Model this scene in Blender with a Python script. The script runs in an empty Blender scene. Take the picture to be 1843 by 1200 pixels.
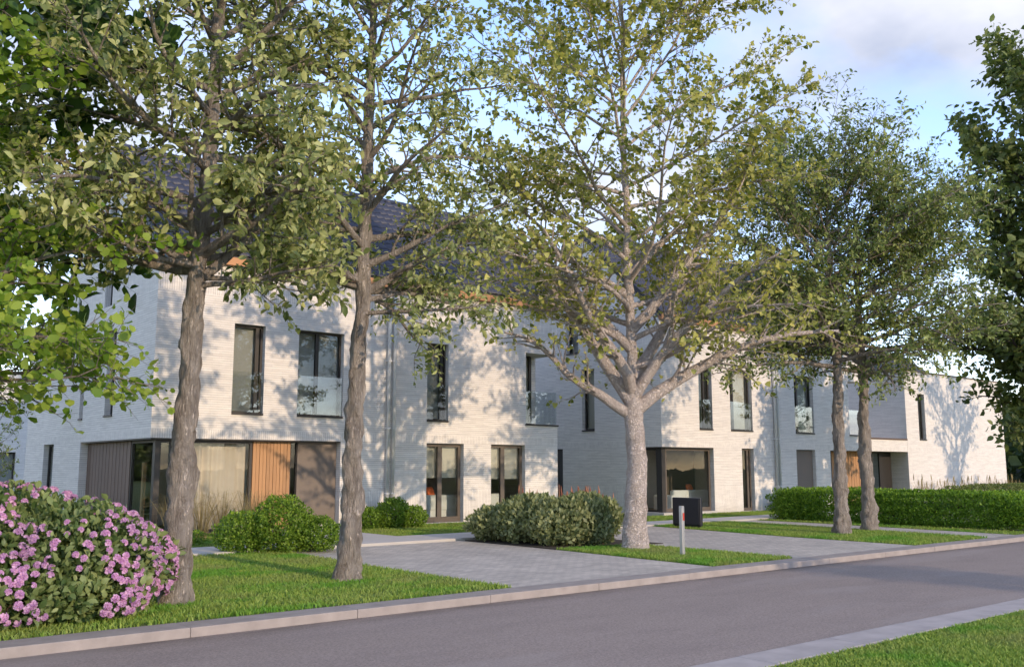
import bpy, math, random
import numpy as np
from mathutils import Vector, Matrix
R_ = math.radians
sc = bpy.context.scene

# ------------------------------------------------------------------ camera, world, sun, exposure
FPX, PITCH, TH, EYE = 1710.0, math.atan(241.0 / 1710.0), R_(50.1), 1.65
fh = Vector((math.cos(TH), math.sin(TH), 0)); rt = Vector((math.sin(TH), -math.cos(TH), 0)); zz = Vector((0, 0, 1))
fw = fh * math.cos(PITCH) + zz * math.sin(PITCH); up = zz * math.cos(PITCH) - fh * math.sin(PITCH)
cam_data = bpy.data.cameras.new('camera'); cam = bpy.data.objects.new('camera', cam_data); sc.collection.objects.link(cam)
cam.matrix_world = Matrix(((rt.x, up.x, -fw.x, 0), (rt.y, up.y, -fw.y, 0), (rt.z, up.z, -fw.z, EYE), (0, 0, 0, 1)))
cam_data.sensor_width = 36; cam_data.lens = 36 * FPX / 1843; cam_data.clip_end = 3000; cam_data.clip_start = 0.05
cam_data.dof.use_dof = True; cam_data.dof.focus_distance = 21; cam_data.dof.aperture_fstop = 4.5
sc.camera = cam

SUN_AZ, SUN_EL = 91.0, 15.0            # direction the light travels in plan (degrees from +X), elevation
d_sun = Vector((math.cos(R_(SUN_AZ)) * math.cos(R_(SUN_EL)), math.sin(R_(SUN_AZ)) * math.cos(R_(SUN_EL)), -math.sin(R_(SUN_EL))))
CLOUD_OFF = (2.7, 1.9, 0.0)
world = bpy.data.worlds.new('World'); sc.world = world; world.use_nodes = True
wn = world.node_tree; wn.nodes.clear()
def W(t, **k):
    n = wn.nodes.new(t)
    for a, b in k.items(): setattr(n, a, b)
    return n
w_out = W('ShaderNodeOutputWorld'); w_bg = W('ShaderNodeBackground'); w_sky = W('ShaderNodeTexSky')
w_sky.sky_type = 'NISHITA'; w_sky.sun_disc = False; w_sky.sun_elevation = R_(SUN_EL)
w_sky.sun_rotation = math.atan2(-d_sun.x, -d_sun.y)
w_sky.air_density = 1.0; w_sky.dust_density = 0.0; w_sky.ozone_density = 1.6
w_bg.inputs['Strength'].default_value = 0.15
tc = W('ShaderNodeTexCoord'); sp = W('ShaderNodeSeparateXYZ'); wn.links.new(tc.outputs['Generated'], sp.inputs[0])
zmx = W('ShaderNodeMath', operation='MAXIMUM'); wn.links.new(sp.outputs[2], zmx.inputs[0]); zmx.inputs[1].default_value = 0.0
zad = W('ShaderNodeMath', operation='ADD'); wn.links.new(zmx.outputs[0], zad.inputs[0]); zad.inputs[1].default_value = 0.22
dvx = W('ShaderNodeMath', operation='DIVIDE'); wn.links.new(sp.outputs[0], dvx.inputs[0]); wn.links.new(zad.outputs[0], dvx.inputs[1])
dvy = W('ShaderNodeMath', operation='DIVIDE'); wn.links.new(sp.outputs[1], dvy.inputs[0]); wn.links.new(zad.outputs[0], dvy.inputs[1])
cmb = W('ShaderNodeCombineXYZ'); wn.links.new(dvx.outputs[0], cmb.inputs[0]); wn.links.new(dvy.outputs[0], cmb.inputs[1])
cn = W('ShaderNodeTexNoise'); cn.inputs['Scale'].default_value = 1.15; cn.inputs['Detail'].default_value = 7; cn.inputs['Roughness'].default_value = 0.56
cn.inputs['Distortion'].default_value = 0.35
cmp_ = W('ShaderNodeMapping'); cmp_.inputs['Location'].default_value = CLOUD_OFF; wn.links.new(cmb.outputs[0], cmp_.inputs[0]); wn.links.new(cmp_.outputs[0], cn.inputs['Vector'])
cr = W('ShaderNodeValToRGB'); cr.color_ramp.elements[0].position = 0.40; cr.color_ramp.elements[1].position = 0.62
wn.links.new(cn.outputs['Fac'], cr.inputs[0])
cn2 = W('ShaderNodeTexNoise'); cn2.inputs['Scale'].default_value = 2.6; cn2.inputs['Detail'].default_value = 5
wn.links.new(cmp_.outputs[0], cn2.inputs['Vector'])
cc = W('ShaderNodeMix', data_type='RGBA'); cr2 = W('ShaderNodeValToRGB'); cr2.color_ramp.elements[0].position = 0.34; cr2.color_ramp.elements[1].position = 0.66; wn.links.new(cn2.outputs['Fac'], cr2.inputs[0]); wn.links.new(cr2.outputs[0], cc.inputs[0])
cc.inputs[6].default_value = (2.2, 2.4, 3.0, 1); cc.inputs[7].default_value = (4.7, 4.65, 4.85, 1)      # cloud: shaded and sunlit parts
cfm = W('ShaderNodeMath', operation='MULTIPLY'); wn.links.new(cr.outputs[0], cfm.inputs[0]); cfm.inputs[1].default_value = 0.9
sg = W('ShaderNodeMix', data_type='RGBA', blend_type='MULTIPLY'); sg.inputs[0].default_value = 1.0
wn.links.new(w_sky.outputs[0], sg.inputs[6]); sg.inputs[7].default_value = (1.95, 1.8, 2.1, 1)
mx = W('ShaderNodeMix', data_type='RGBA'); wn.links.new(cfm.outputs[0], mx.inputs[0]); wn.links.new(sg.outputs[2], mx.inputs[6]); wn.links.new(cc.outputs[2], mx.inputs[7])
wn.links.new(mx.outputs[2], w_bg.inputs[0]); wn.links.new(w_bg.outputs[0], w_out.inputs[0])

sun_data = bpy.data.lights.new('sun', 'SUN'); sun_data.energy = 2.1; sun_data.angle = R_(0.7); sun_data.color = (1.0, 0.77, 0.54)
sun = bpy.data.objects.new('sun', sun_data); sc.collection.objects.link(sun); sun.location = (10, -20, 20)
sun.rotation_euler = d_sun.to_track_quat('-Z', 'Y').to_euler()
vs = sc.view_settings; vs.view_transform = 'Standard'; vs.look = 'None'; vs.exposure = 0.66; vs.gamma = 1.0; vs.use_curve_mapping = False
sc.cycles.use_denoising = True; sc.cycles.max_bounces = 8; sc.cycles.diffuse_bounces = 5; sc.cycles.transparent_max_bounces = 12
sc.cycles.caustics_reflective = False; sc.cycles.caustics_refractive = False; sc.cycles.sample_clamp_indirect = 6

# ------------------------------------------------------------------ helpers
def link(o, parent=None):
    sc.collection.objects.link(o)
    if parent is not None: o.parent = parent
    return o
def tag(o, label=None, cat=None, group=None, kind=None):
    if label: o['label'] = label
    if cat: o['category'] = cat
    if group: o['group'] = group
    if kind: o['kind'] = kind
    return o
def empty(name, loc=(0, 0, 0)):
    o = bpy.data.objects.new(name, None); o.location = loc; o.empty_display_size = 0.3
    return link(o)
def np_mesh(name, V, F, mat=None, smooth=False):
    V = np.ascontiguousarray(V, dtype=np.float32); F = np.ascontiguousarray(F, dtype=np.int32)
    me = bpy.data.meshes.new(name); k = F.shape[1]; m = len(F)
    me.vertices.add(len(V)); me.vertices.foreach_set('co', V.ravel())
    me.loops.add(m * k); me.loops.foreach_set('vertex_index', F.ravel())
    me.polygons.add(m); me.polygons.foreach_set('loop_start', np.arange(0, m * k, k, dtype=np.int32))
    if smooth: me.polygons.foreach_set('use_smooth', np.ones(m, dtype=bool))
    me.update(calc_edges=True)
    if mat: me.materials.append(mat)
    return me
def np_obj(name, V, F, mat, parent=None, smooth=False):
    return link(bpy.data.objects.new(name, np_mesh(name, V, F, mat, smooth)), parent)
class MB:
    def __init__(s): s.v = []; s.f = []
    def quad(s, a, b, c, d):
        n = len(s.v); s.v += [tuple(a), tuple(b), tuple(c), tuple(d)]; s.f.append((n, n + 1, n + 2, n + 3)); return s
    def poly(s, pts):
        n = len(s.v); s.v += [tuple(p) for p in pts]; s.f.append(tuple(range(n, n + len(pts)))); return s
    def box(s, x0, x1, y0, y1, z0, z1):
        n = len(s.v)
        s.v += [(x, y, z) for z in (z0, z1) for y in (y0, y1) for x in (x0, x1)]
        for q in ((0, 2, 3, 1), (4, 5, 7, 6), (0, 1, 5, 4), (2, 6, 7, 3), (0, 4, 6, 2), (1, 3, 7, 5)): s.f.append(tuple(n + i for i in q))
        return s
    def prism(s, pts, ext):
        n = len(s.v); k = len(pts); e = Vector(ext)
        s.v += [tuple(p) for p in pts] + [tuple(Vector(p) + e) for p in pts]
        s.f.append(tuple(n + i for i in range(k))[::-1]); s.f.append(tuple(n + k + i for i in range(k)))
        for i in range(k): j = (i + 1) % k; s.f.append((n + i, n + j, n + k + j, n + k + i))
        return s
    def tube(s, pts, r, n=10, cap=True):
        V, F = tubes(np.array([pts], float), np.array([[r] * len(pts) if np.isscalar(r) else r], float), n)
        b = len(s.v); s.v += [tuple(v) for v in V]; s.f += [tuple(int(b + i) for i in q) for q in F]
        if cap:
            s.f.append(tuple(b + i for i in range(n))[::-1]); s.f.append(tuple(b + n * (len(pts) - 1) + i for i in range(n)))
        return s
    def build(s, name, mat, parent=None, smooth=False, bevel=0):
        me = bpy.data.meshes.new(name); me.from_pydata(s.v, [], s.f); me.update()
        if mat: me.materials.append(mat)
        if smooth:
            for p in me.polygons: p.use_smooth = True
        o = link(bpy.data.objects.new(name, me), parent)
        if bevel:
            b = o.modifiers.new('bevel', 'BEVEL'); b.width = bevel; b.segments = 2; b.limit_method = 'ANGLE'
        return o
def nrm(a): return a / np.maximum(np.linalg.norm(a, axis=-1, keepdims=True), 1e-9)
def tubes(P, Rr, n):
    """P (N,K,3) paths, Rr (N,K) radii -> vertices and quads of n sided tubes"""
    N, K, _ = P.shape
    T = np.empty_like(P); T[:, 1:-1] = P[:, 2:] - P[:, :-2]; T[:, 0] = P[:, 1] - P[:, 0]; T[:, -1] = P[:, -1] - P[:, -2]; T = nrm(T)
    ref = np.where(np.abs(nrm(P[:, -1] - P[:, 0])[:, 2:3]) > 0.8, np.array([[1., 0, 0]]), np.array([[0, 0, 1.]]))[:, None, :]
    A = nrm(np.cross(T, ref + 0 * T)); B = np.cross(T, A)
    th = np.arange(n) * 2 * np.pi / n
    V = P[:, :, None, :] + Rr[:, :, None, None] * (A[:, :, None, :] * np.cos(th)[None, None, :, None] + B[:, :, None, :] * np.sin(th)[None, None, :, None])
    idx = np.arange(N * K * n).reshape(N, K, n)
    a = idx[:, :-1, :]; b = np.roll(a, -1, 2); c = idx[:, 1:, :]; d = np.roll(c, -1, 2)
    return V.reshape(-1, 3), np.stack([a, b, d, c], -1).reshape(-1, 4)
LEAF = {  # outline templates: (side, along, lift)
    'oval': (np.array([[0, 0, 0], [.34, .30, .10], [.36, .66, .08], [0, 1, -.12], [-.36, .66, .08], [-.34, .30, .10], [0, .30, 0], [0, .66, -.02]]),),
    'lance': (np.array([[0, 0, 0], [.23, .32, .07], [.20, .68, .05], [0, 1, -.14], [-.20, .68, .05], [-.23, .32, .07], [0, .32, 0], [0, .66, -.03]]),),
    'round': (np.array([[0, 0, 0], [.46, .22, .08], [.44, .66, .07], [0, .92, -.06], [-.44, .66, .07], [-.46, .22, .08], [0, .26, 0], [0, .62, -.01]]),),
    'heart': (np.array([[0, .06, 0], [.50, .10, .08], [.36, .60, .06], [0, 1.0, -.1], [-.36, .60, .06], [-.50, .10, .08], [0, .28, 0], [0, .62, -.02]]),),
}
LF = np.array([[0, 1, 6], [1, 2, 7], [1, 7, 6], [2, 3, 7], [0, 6, 5], [6, 4, 5], [6, 7, 4], [7, 3, 4]])
DIA = np.array([[0, 0, 0], [.30, .45, .07], [0, 1, -.08], [-.30, .45, .07], [0, .45, 0]]); DF = np.array([[0, 1, 4], [1, 2, 4], [0, 4, 3], [4, 2, 3]])
def leaves(P, D, Nn, L, shape='oval', width=1.0, simple=False):
    D = nrm(D); S = nrm(np.cross(D, Nn)); U = np.cross(S, D)
    t, f = (DIA, DF) if simple else (LEAF[shape][0], LF)
    t = t * np.array([width, 1, 1]); n = len(P); k = len(t)
    V = P[:, None, :] + L[:, None, None] * (S[:, None, :] * t[None, :, 0:1] + D[:, None, :] * t[None, :, 1:2] + U[:, None, :] * t[None, :, 2:3])
    F = f[None] + (np.arange(n) * k)[:, None, None]
    return V.reshape(-1, 3), F.reshape(-1, 3)

# ------------------------------------------------------------------ materials
def new_mat(name):
    m = bpy.data.materials.new(name); m.use_nodes = True; nt = m.node_tree
    return m, nt, nt.nodes['Principled BSDF']
def N_(nt, t, **k):
    n = nt.nodes.new(t)
    for a, b in k.items(): setattr(n, a, b)
    return n
def mth(nt, op, a, b=None):
    n = N_(nt, 'ShaderNodeMath', operation=op)
    for i, x in enumerate((a, b)):
        if x is None: continue
        if isinstance(x, (int, float)): n.inputs[i].default_value = x
        else: nt.links.new(x, n.inputs[i])
    return n.outputs[0]
def mixc(nt, fac, a, b, mode='MIX'):
    n = N_(nt, 'ShaderNodeMix', data_type='RGBA', blend_type=mode)
    for s, x in ((0, fac), (6, a), (7, b)):
        if isinstance(x, (int, float)): n.inputs[s].default_value = x
        elif isinstance(x, tuple): n.inputs[s].default_value = (*x[:3], 1)
        else: nt.links.new(x, n.inputs[s])
    return n.outputs[2]
def noise(nt, scale, detail=4, rough=.55, vec=None, stretch=None):
    n = N_(nt, 'ShaderNodeTexNoise'); n.inputs['Scale'].default_value = scale; n.inputs['Detail'].default_value = detail; n.inputs['Roughness'].default_value = rough
    if vec is None: vec = N_(nt, 'ShaderNodeNewGeometry').outputs['Position']
    if stretch:
        mp = N_(nt, 'ShaderNodeMapping'); mp.inputs['Scale'].default_value = stretch; nt.links.new(vec, mp.inputs[0]); vec = mp.outputs[0]
    nt.links.new(vec, n.inputs['Vector'])
    return n.outputs['Fac']
def ramp(nt, fac, p0, p1, c0=(0, 0, 0), c1=(1, 1, 1)):
    r = N_(nt, 'ShaderNodeValToRGB'); r.color_ramp.elements[0].position = p0; r.color_ramp.elements[1].position = p1
    r.color_ramp.elements[0].color = (*c0, 1); r.color_ramp.elements[1].color = (*c1, 1); nt.links.new(fac, r.inputs[0]); return r.outputs[0]
def bump(nt, bs, h, strength=.5, dist=.02):
    b = N_(nt, 'ShaderNodeBump'); b.inputs['Strength'].default_value = strength; b.inputs['Distance'].default_value = dist
    nt.links.new(h, b.inputs['Height']); nt.links.new(b.outputs[0], bs.inputs['Normal'])
def plain(name, c, rough=.6, metal=0, var=.12, scale=6, bstr=0, bdist=.005, bscale=60, spec=.5, stretch=None):
    m, nt, bs = new_mat(name)
    f = noise(nt, scale, 5, stretch=stretch)
    nt.links.new(mixc(nt, f, tuple(x * (1 - var) for x in c), tuple(min(1, x * (1 + var)) for x in c)), bs.inputs['Base Color'])
    bs.inputs['Roughness'].default_value = rough; bs.inputs['Metallic'].default_value = metal; bs.inputs['Specular IOR Level'].default_value = spec
    if bstr: bump(nt, bs, noise(nt, bscale, 4, stretch=stretch), bstr, bdist)
    return m
def brick_mat():
    m, nt, bs = new_mat('white_long_brick')
    g = N_(nt, 'ShaderNodeNewGeometry'); sp = N_(nt, 'ShaderNodeSeparateXYZ'); nt.links.new(g.outputs['Position'], sp.inputs[0])
    sn = N_(nt, 'ShaderNodeSeparateXYZ'); nt.links.new(g.outputs['True Normal'], sn.inputs[0])
    isx = mth(nt, 'GREATER_THAN', mth(nt, 'ABSOLUTE', sn.outputs[0]), .5)
    mu = N_(nt, 'ShaderNodeMix'); nt.links.new(isx, mu.inputs[0]); nt.links.new(sp.outputs[0], mu.inputs[2]); nt.links.new(sp.outputs[1], mu.inputs[3])
    u = mu.outputs[0]; v = sp.outputs[2]
    def bt(a, b, w, off):
        cv = N_(nt, 'ShaderNodeCombineXYZ'); nt.links.new(a, cv.inputs[0]); nt.links.new(b, cv.inputs[1])
        t = N_(nt, 'ShaderNodeTexBrick'); nt.links.new(cv.outputs[0], t.inputs['Vector'])
        t.offset = off; t.inputs['Scale'].default_value = 1; t.inputs['Brick Width'].default_value = w; t.inputs['Row Height'].default_value = .059
        t.inputs['Mortar Size'].default_value = .0022; t.inputs['Mortar Smooth'].default_value = .4; t.inputs['Bias'].default_value = -.2
        t.inputs['Color1'].default_value = (.82, .785, .745, 1); t.inputs['Color2'].default_value = (.735, .70, .665, 1); t.inputs['Mortar'].default_value = (.58, .56, .54, 1)
        # recessed bed joint of uneven depth between the rows
        fr = mth(nt, 'FRACT', mth(nt, 'DIVIDE', b, .059)); j = mth(nt, 'MAXIMUM', mth(nt, 'LESS_THAN', fr, .10), mth(nt, 'GREATER_THAN', fr, .90))
        jn = ramp(nt, noise(nt, 2.3, 4, .6, stretch=(1, 1, 9)), .3, .7, (.35, .35, .35), (1, 1, 1)); jm = mth(nt, 'MULTIPLY', j, jn)
        return mixc(nt, mth(nt, 'MULTIPLY', jm, .75), t.outputs['Color'], (.38, .36, .35)), mth(nt, 'MAXIMUM', jm, mth(nt, 'MULTIPLY', t.outputs['Fac'], .4))
    h, hf = bt(u, v, .49, .37); vv, vf = bt(v, u, .33, .5)
    band = mth(nt, 'MAXIMUM', mth(nt, 'LESS_THAN', v, 1.0), mth(nt, 'MULTIPLY', mth(nt, 'GREATER_THAN', v, 2.37), mth(nt, 'LESS_THAN', v, 2.60)))
    band = mth(nt, 'MAXIMUM', band, mth(nt, 'MULTIPLY', mth(nt, 'GREATER_THAN', v, 6.06), mth(nt, 'LESS_THAN', v, 6.87)))
    col = mixc(nt, band, h, vv)
    st = noise(nt, 3.0, 6, .6, stretch=(.6, .6, 5)); dirt = ramp(nt, st, .35, .75, (.86, .85, .84), (1.06, 1.05, 1.04))
    col = mixc(nt, .8, col, dirt, 'MULTIPLY')
    col = mixc(nt, mth(nt, 'MULTIPLY', ramp(nt, noise(nt, 5, 5, .7, stretch=(2.2, 2.2, .22)), .56, .78), .22), col, (.47, .45, .42))
    spl = mth(nt, 'MULTIPLY', ramp(nt, mth(nt, 'ADD', v, mth(nt, 'MULTIPLY', noise(nt, 4, 5, .7), .35)), .12, .5, (1, 1, 1), (0, 0, 0)), .4)
    col = mixc(nt, spl, col, (.33, .30, .25))
    nt.links.new(col, bs.inputs['Base Color']); bs.inputs['Roughness'].default_value = .75; bs.inputs['Specular IOR Level'].default_value = .3
    mf = N_(nt, 'ShaderNodeMix'); nt.links.new(band, mf.inputs[0]); nt.links.new(hf, mf.inputs[2]); nt.links.new(vf, mf.inputs[3])
    hgt = mth(nt, 'ADD', mth(nt, 'SUBTRACT', 1, mf.outputs[0]), mth(nt, 'MULTIPLY', noise(nt, 40, 4), .5))
    bump(nt, bs, hgt, .5, .008)
    return m
def leaf_mat(name, dark, light, trans=.35, rough=.45, hue_patch=None):
    m, nt, bs = new_mat(name)
    g = N_(nt, 'ShaderNodeNewGeometry')
    r = N_(nt, 'ShaderNodeValToRGB'); nt.links.new(g.outputs['Random Per Island'], r.inputs[0])
    r.color_ramp.elements[0].color = (*dark, 1); r.color_ramp.elements[1].color = (*light, 1); r.color_ramp.elements[0].position = .05
    col = r.outputs[0]
    if hue_patch: col = mixc(nt, ramp(nt, noise(nt, .55, 3), .5, .66), col, hue_patch)
    col = mixc(nt, .8, col, ramp(nt, noise(nt, 1.3, 4, .6), .3, .7, (.72, .78, .72), (1.18, 1.12, 1.05)), 'MULTIPLY')
    nt.links.new(col, bs.inputs['Base Color']); bs.inputs['Roughness'].default_value = rough; bs.inputs['Specular IOR Level'].default_value = .35
    tr = N_(nt, 'ShaderNodeBsdfTranslucent'); tcol = mixc(nt, 1.0, col, (1.25, 1.25, .7), 'MULTIPLY'); nt.links.new(tcol, tr.inputs[0])
    ms = N_(nt, 'ShaderNodeMixShader'); ms.inputs[0].default_value = trans
    nt.links.new(bs.outputs[0], ms.inputs[1]); nt.links.new(tr.outputs[0], ms.inputs[2]); nt.links.new(ms.outputs[0], nt.nodes['Material Output'].inputs[0])
    return m
def bark_mat(name, dark, light, plates=False):
    m, nt, bs = new_mat(name)
    f = noise(nt, 7, 7, .65, stretch=(1, 1, .35))
    f2 = noise(nt, 26, 5, .7, stretch=(1, 1, .3))
    if plates:
        vo = N_(nt, 'ShaderNodeTexVoronoi', feature='DISTANCE_TO_EDGE'); vo.inputs['Scale'].default_value = 26
        mp = N_(nt, 'ShaderNodeMapping'); mp.inputs['Scale'].default_value = (1, 1, .38)
        pos = N_(nt, 'ShaderNodeNewGeometry').outputs['Position']; wob = N_(nt, 'ShaderNodeVectorMath', operation='ADD')
        nz = N_(nt, 'ShaderNodeTexNoise'); nz.inputs['Scale'].default_value = 9; nt.links.new(pos, nz.inputs['Vector'])
        sca = N_(nt, 'ShaderNodeVectorMath', operation='SCALE'); sca.inputs['Scale'].default_value = .22; nt.links.new(nz.outputs['Color'], sca.inputs[0])
        nt.links.new(pos, wob.inputs[0]); nt.links.new(sca.outputs[0], wob.inputs[1]); nt.links.new(wob.outputs[0], mp.inputs[0]); nt.links.new(mp.outputs[0], vo.inputs['Vector'])
        cr_ = ramp(nt, vo.outputs['Distance'], .0, .2, (.68, .68, .68), (1, 1, 1))
        f = mth(nt, 'MULTIPLY', mth(nt, 'ADD', f, .25), cr_)
        hb = mth(nt, 'ADD', cr_, mth(nt, 'MULTIPLY', f2, .5))
    else:
        f4 = noise(nt, 34, 6, .7, stretch=(1, 1, .16)); f2 = mth(nt, 'MULTIPLY', mth(nt, 'ADD', f2, f4), .5); hb = mth(nt, 'ADD', f, mth(nt, 'MULTIPLY', ramp(nt, f4, .35, .6), .55))
    nt.links.new(ramp(nt, mth(nt, 'ADD', mth(nt, 'MULTIPLY', f, .65), mth(nt, 'MULTIPLY', f2, .35)), .33, .63, dark, light), bs.inputs['Base Color'])
    bs.inputs['Roughness'].default_value = .9; bs.inputs['Specular IOR Level'].default_value = .2
    bump(nt, bs, hb, 1.0, .085)
    return m
def glass_mat(name, tint=(.93, .96, .96), refl=1.0, ior=1.45):
    m, nt, bs = new_mat(name); nt.nodes.remove(bs)
    t = N_(nt, 'ShaderNodeBsdfTransparent'); t.inputs[0].default_value = (*tint, 1)
    g = N_(nt, 'ShaderNodeBsdfGlossy'); g.inputs['Roughness'].default_value = 0.0
    fr = N_(nt, 'ShaderNodeLayerWeight'); fr.inputs[0].default_value = .5; fz = mth(nt, 'ADD', mth(nt, 'MULTIPLY', mth(nt, 'POWER', fr.outputs['Facing'], 4.5), .8), .03)
    wv = noise(nt, 1.2, 2); b = N_(nt, 'ShaderNodeBump'); b.inputs['Strength'].default_value = .03; b.inputs['Distance'].default_value = .05
    nt.links.new(wv, b.inputs['Height']); nt.links.new(b.outputs[0], g.inputs['Normal'])
    ms = N_(nt, 'ShaderNodeMixShader'); nt.links.new(mth(nt, 'MINIMUM', mth(nt, 'MULTIPLY', fz, refl), 1.0), ms.inputs[0])
    nt.links.new(t.outputs[0], ms.inputs[1]); nt.links.new(g.outputs[0], ms.inputs[2]); nt.links.new(ms.outputs[0], nt.nodes['Material Output'].inputs[0])
    return m
M = {}
M['brick'] = brick_mat()
M['frame'] = plain('bronze_frame', (.045, .04, .037), .45, .3, .1)
M['frame_warm'] = plain('taupe_frame', (.13, .105, .085), .5, .2, .1)
M['glass'] = glass_mat('window_glass')
M['glass_clear'] = glass_mat('balustrade_glass', (.95, .97, .98), 2.6)
M['fascia'] = plain('copper_fascia', (.44, .225, .105), .5, .25, .25, 2.5, stretch=(.3, 1, 1))
M['coping'] = plain('brown_coping', (.12, .07, .045), .5, .2)
M['tile'] = plain('slate_blue_tile', (.030, .036, .062), .48, 0, .35, 3, .2, .004, 90)
M['roof_edge'] = plain('dark_verge', (.02, .022, .03), .6)
M['zinc'] = plain('zinc_pipe', (.72, .73, .75), .38, .25, .08, 8)
M['inside'] = plain('interior_plaster', (.78, .73, .66), .9)
M['inside_dark'] = plain('interior_panelling', (.10, .075, .06), .8)
M['floor_in'] = plain('interior_floor', (.30, .24, .19), .6)
M['blind_grey'] = plain('grey_blind', (.34, .32, .295), .9, 0, .05)
M['blind_beige'] = plain('beige_blind', (.52, .46, .38), .9, 0, .05)
M['screen'] = plain('taupe_screen', (.19, .155, .13), .85, 0, .04, 3, .25, .002, 300)
M['curtain'] = plain('beige_curtain', (.62, .50, .40), .9, 0, .08, 4)
M['curtain_dark'] = plain('brown_curtain', (.20, .165, .15), .9, 0, .08, 4)
def wood_mat(name, a, b):
    m, nt, bs = new_mat(name)
    g = N_(nt, 'ShaderNodeObjectInfo'); f = noise(nt, 14, 6, .6, stretch=(3, 3, .22))
    c = mixc(nt, f, a, b); rnd = ramp(nt, g.outputs['Random'], 0, 1, (.88, .88, .88), (1.08, 1.07, 1.06))
    nt.links.new(mixc(nt, 1, c, rnd, 'MULTIPLY'), bs.inputs['Base Color']); bs.inputs['Roughness'].default_value = .6; bump(nt, bs, f, .3, .004); return m
M['wood'] = wood_mat('cedar_cladding', (.36, .185, .08), (.52, .29, .14))
M['brown_board'] = wood_mat('brown_boards', (.12, .078, .06), (.19, .13, .10))
M['white_fabric'] = plain('white_fabric', (.74, .71, .66), .95, 0, .05, 5, .3, .004, 200)
M['orange_fabric'] = plain('orange_fabric', (.62, .13, .035), .9)
M['lamp_shade'] = plain('lamp_shade', (.85, .82, .74), .9)
M['black'] = plain('black_box_paint', (.014, .016, .024), .42, 0, .15, 4)
M['galv'] = plain('galvanised_post', (.42, .41, .40), .42, .7, .15, 10)
M['red'] = plain('red_reflector', (.48, .05, .03), .3)

def asphalt():
    m, nt, bs = new_mat('asphalt')
    f = noise(nt, .35, 4, .6, stretch=(.5, 1.2, 1)); f2 = noise(nt, 38, 6, .85); f3 = noise(nt, 2.2, 5, .6, stretch=(.35, 1, 1))
    c = mixc(nt, f, (.275, .226, .2), (.34, .28, .25)); c = mixc(nt, ramp(nt, f3, .45, .8), c, (.26, .215, .195))
    c = mixc(nt, .8, c, ramp(nt, f2, .32, .7, (.4, .4, .41), (1.6, 1.58, 1.55)), 'MULTIPLY')
    gx = N_(nt, 'ShaderNodeSeparateXYZ'); nt.links.new(N_(nt, 'ShaderNodeNewGeometry').outputs['Position'], gx.inputs[0])
    gut = mth(nt, 'MULTIPLY', ramp(nt, mth(nt, 'DIVIDE', gx.outputs[1], 10.0), .955, .998), ramp(nt, noise(nt, 1.6, 5, .65, stretch=(.5, 2, 1)), .3, .6))
    c = mixc(nt, mth(nt, 'MULTIPLY', gut, .7), c, (.085, .068, .052))
    c = mixc(nt, mth(nt, 'MULTIPLY', ramp(nt, noise(nt, .8, 3, .5, stretch=(.25, 1, 1)), .55, .62), .3), c, (.36, .31, .285))
    nt.links.new(c, bs.inputs['Base Color']); bs.inputs['Roughness'].default_value = .82; bs.inputs['Specular IOR Level'].default_value = .35
    bump(nt, bs, noise(nt, 150, 3), .5, .006); return m
M['asphalt'] = asphalt()
def paver():
    m, nt, bs = new_mat('grey_pavers')
    g = N_(nt, 'ShaderNodeNewGeometry'); t = N_(nt, 'ShaderNodeTexBrick'); nt.links.new(g.outputs['Position'], t.inputs['Vector'])
    t.inputs['Scale'].default_value = 1; t.inputs['Brick Width'].default_value = .21; t.inputs['Row Height'].default_value = .105; t.inputs['Mortar Size'].default_value = .004
    t.inputs['Color1'].default_value = (.60, .54, .47, 1); t.inputs['Color2'].default_value = (.465, .42, .37, 1); t.inputs['Mortar'].default_value = (.17, .165, .155, 1)
    f = noise(nt, .9, 5, .6); c = mixc(nt, .7, t.outputs['Color'], ramp(nt, f, .3, .75, (.72, .71, .70), (1.15, 1.14, 1.12)), 'MULTIPLY')
    nt.links.new(c, bs.inputs['Base Color']); bs.inputs['Roughness'].default_value = .8
    bump(nt, bs, mth(nt, 'ADD', mth(nt, 'SUBTRACT', 1, t.outputs['Fac']), noise(nt, 9, 3)), .5, .012); return m
M['paver'] = paver()
M['kerb'] = plain('kerb_concrete', (.31, .27, .245), .85, 0, .36, 4, .5, .006, 60)
M['edging'] = plain('edging_concrete', (.40, .36, .345), .85, 0, .35, 3.5, .4, .005, 60)
M['path'] = plain('pale_path_slabs', (.50, .475, .45), .8, 0, .12, 3, .3, .003, 80)
M['soil'] = plain('dark_soil', (.05, .038, .028), .95, 0, .4, 8, .8, .03, 12)
def turf():
    m, nt, bs = new_mat('turf')
    f = noise(nt, 1.1, 5, .6); f2 = noise(nt, 30, 5, .7)
    c = mixc(nt, f, (.075, .12, .022), (.15, .185, .042)); c = mixc(nt, .6, c, ramp(nt, f2, .3, .7, (.5, .5, .5), (1.4, 1.4, 1.3)), 'MULTIPLY')
    nt.links.new(c, bs.inputs['Base Color']); bs.inputs['Roughness'].default_value = .95; bump(nt, bs, f2, .8, .03); return m
M['turf'] = turf()
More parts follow.
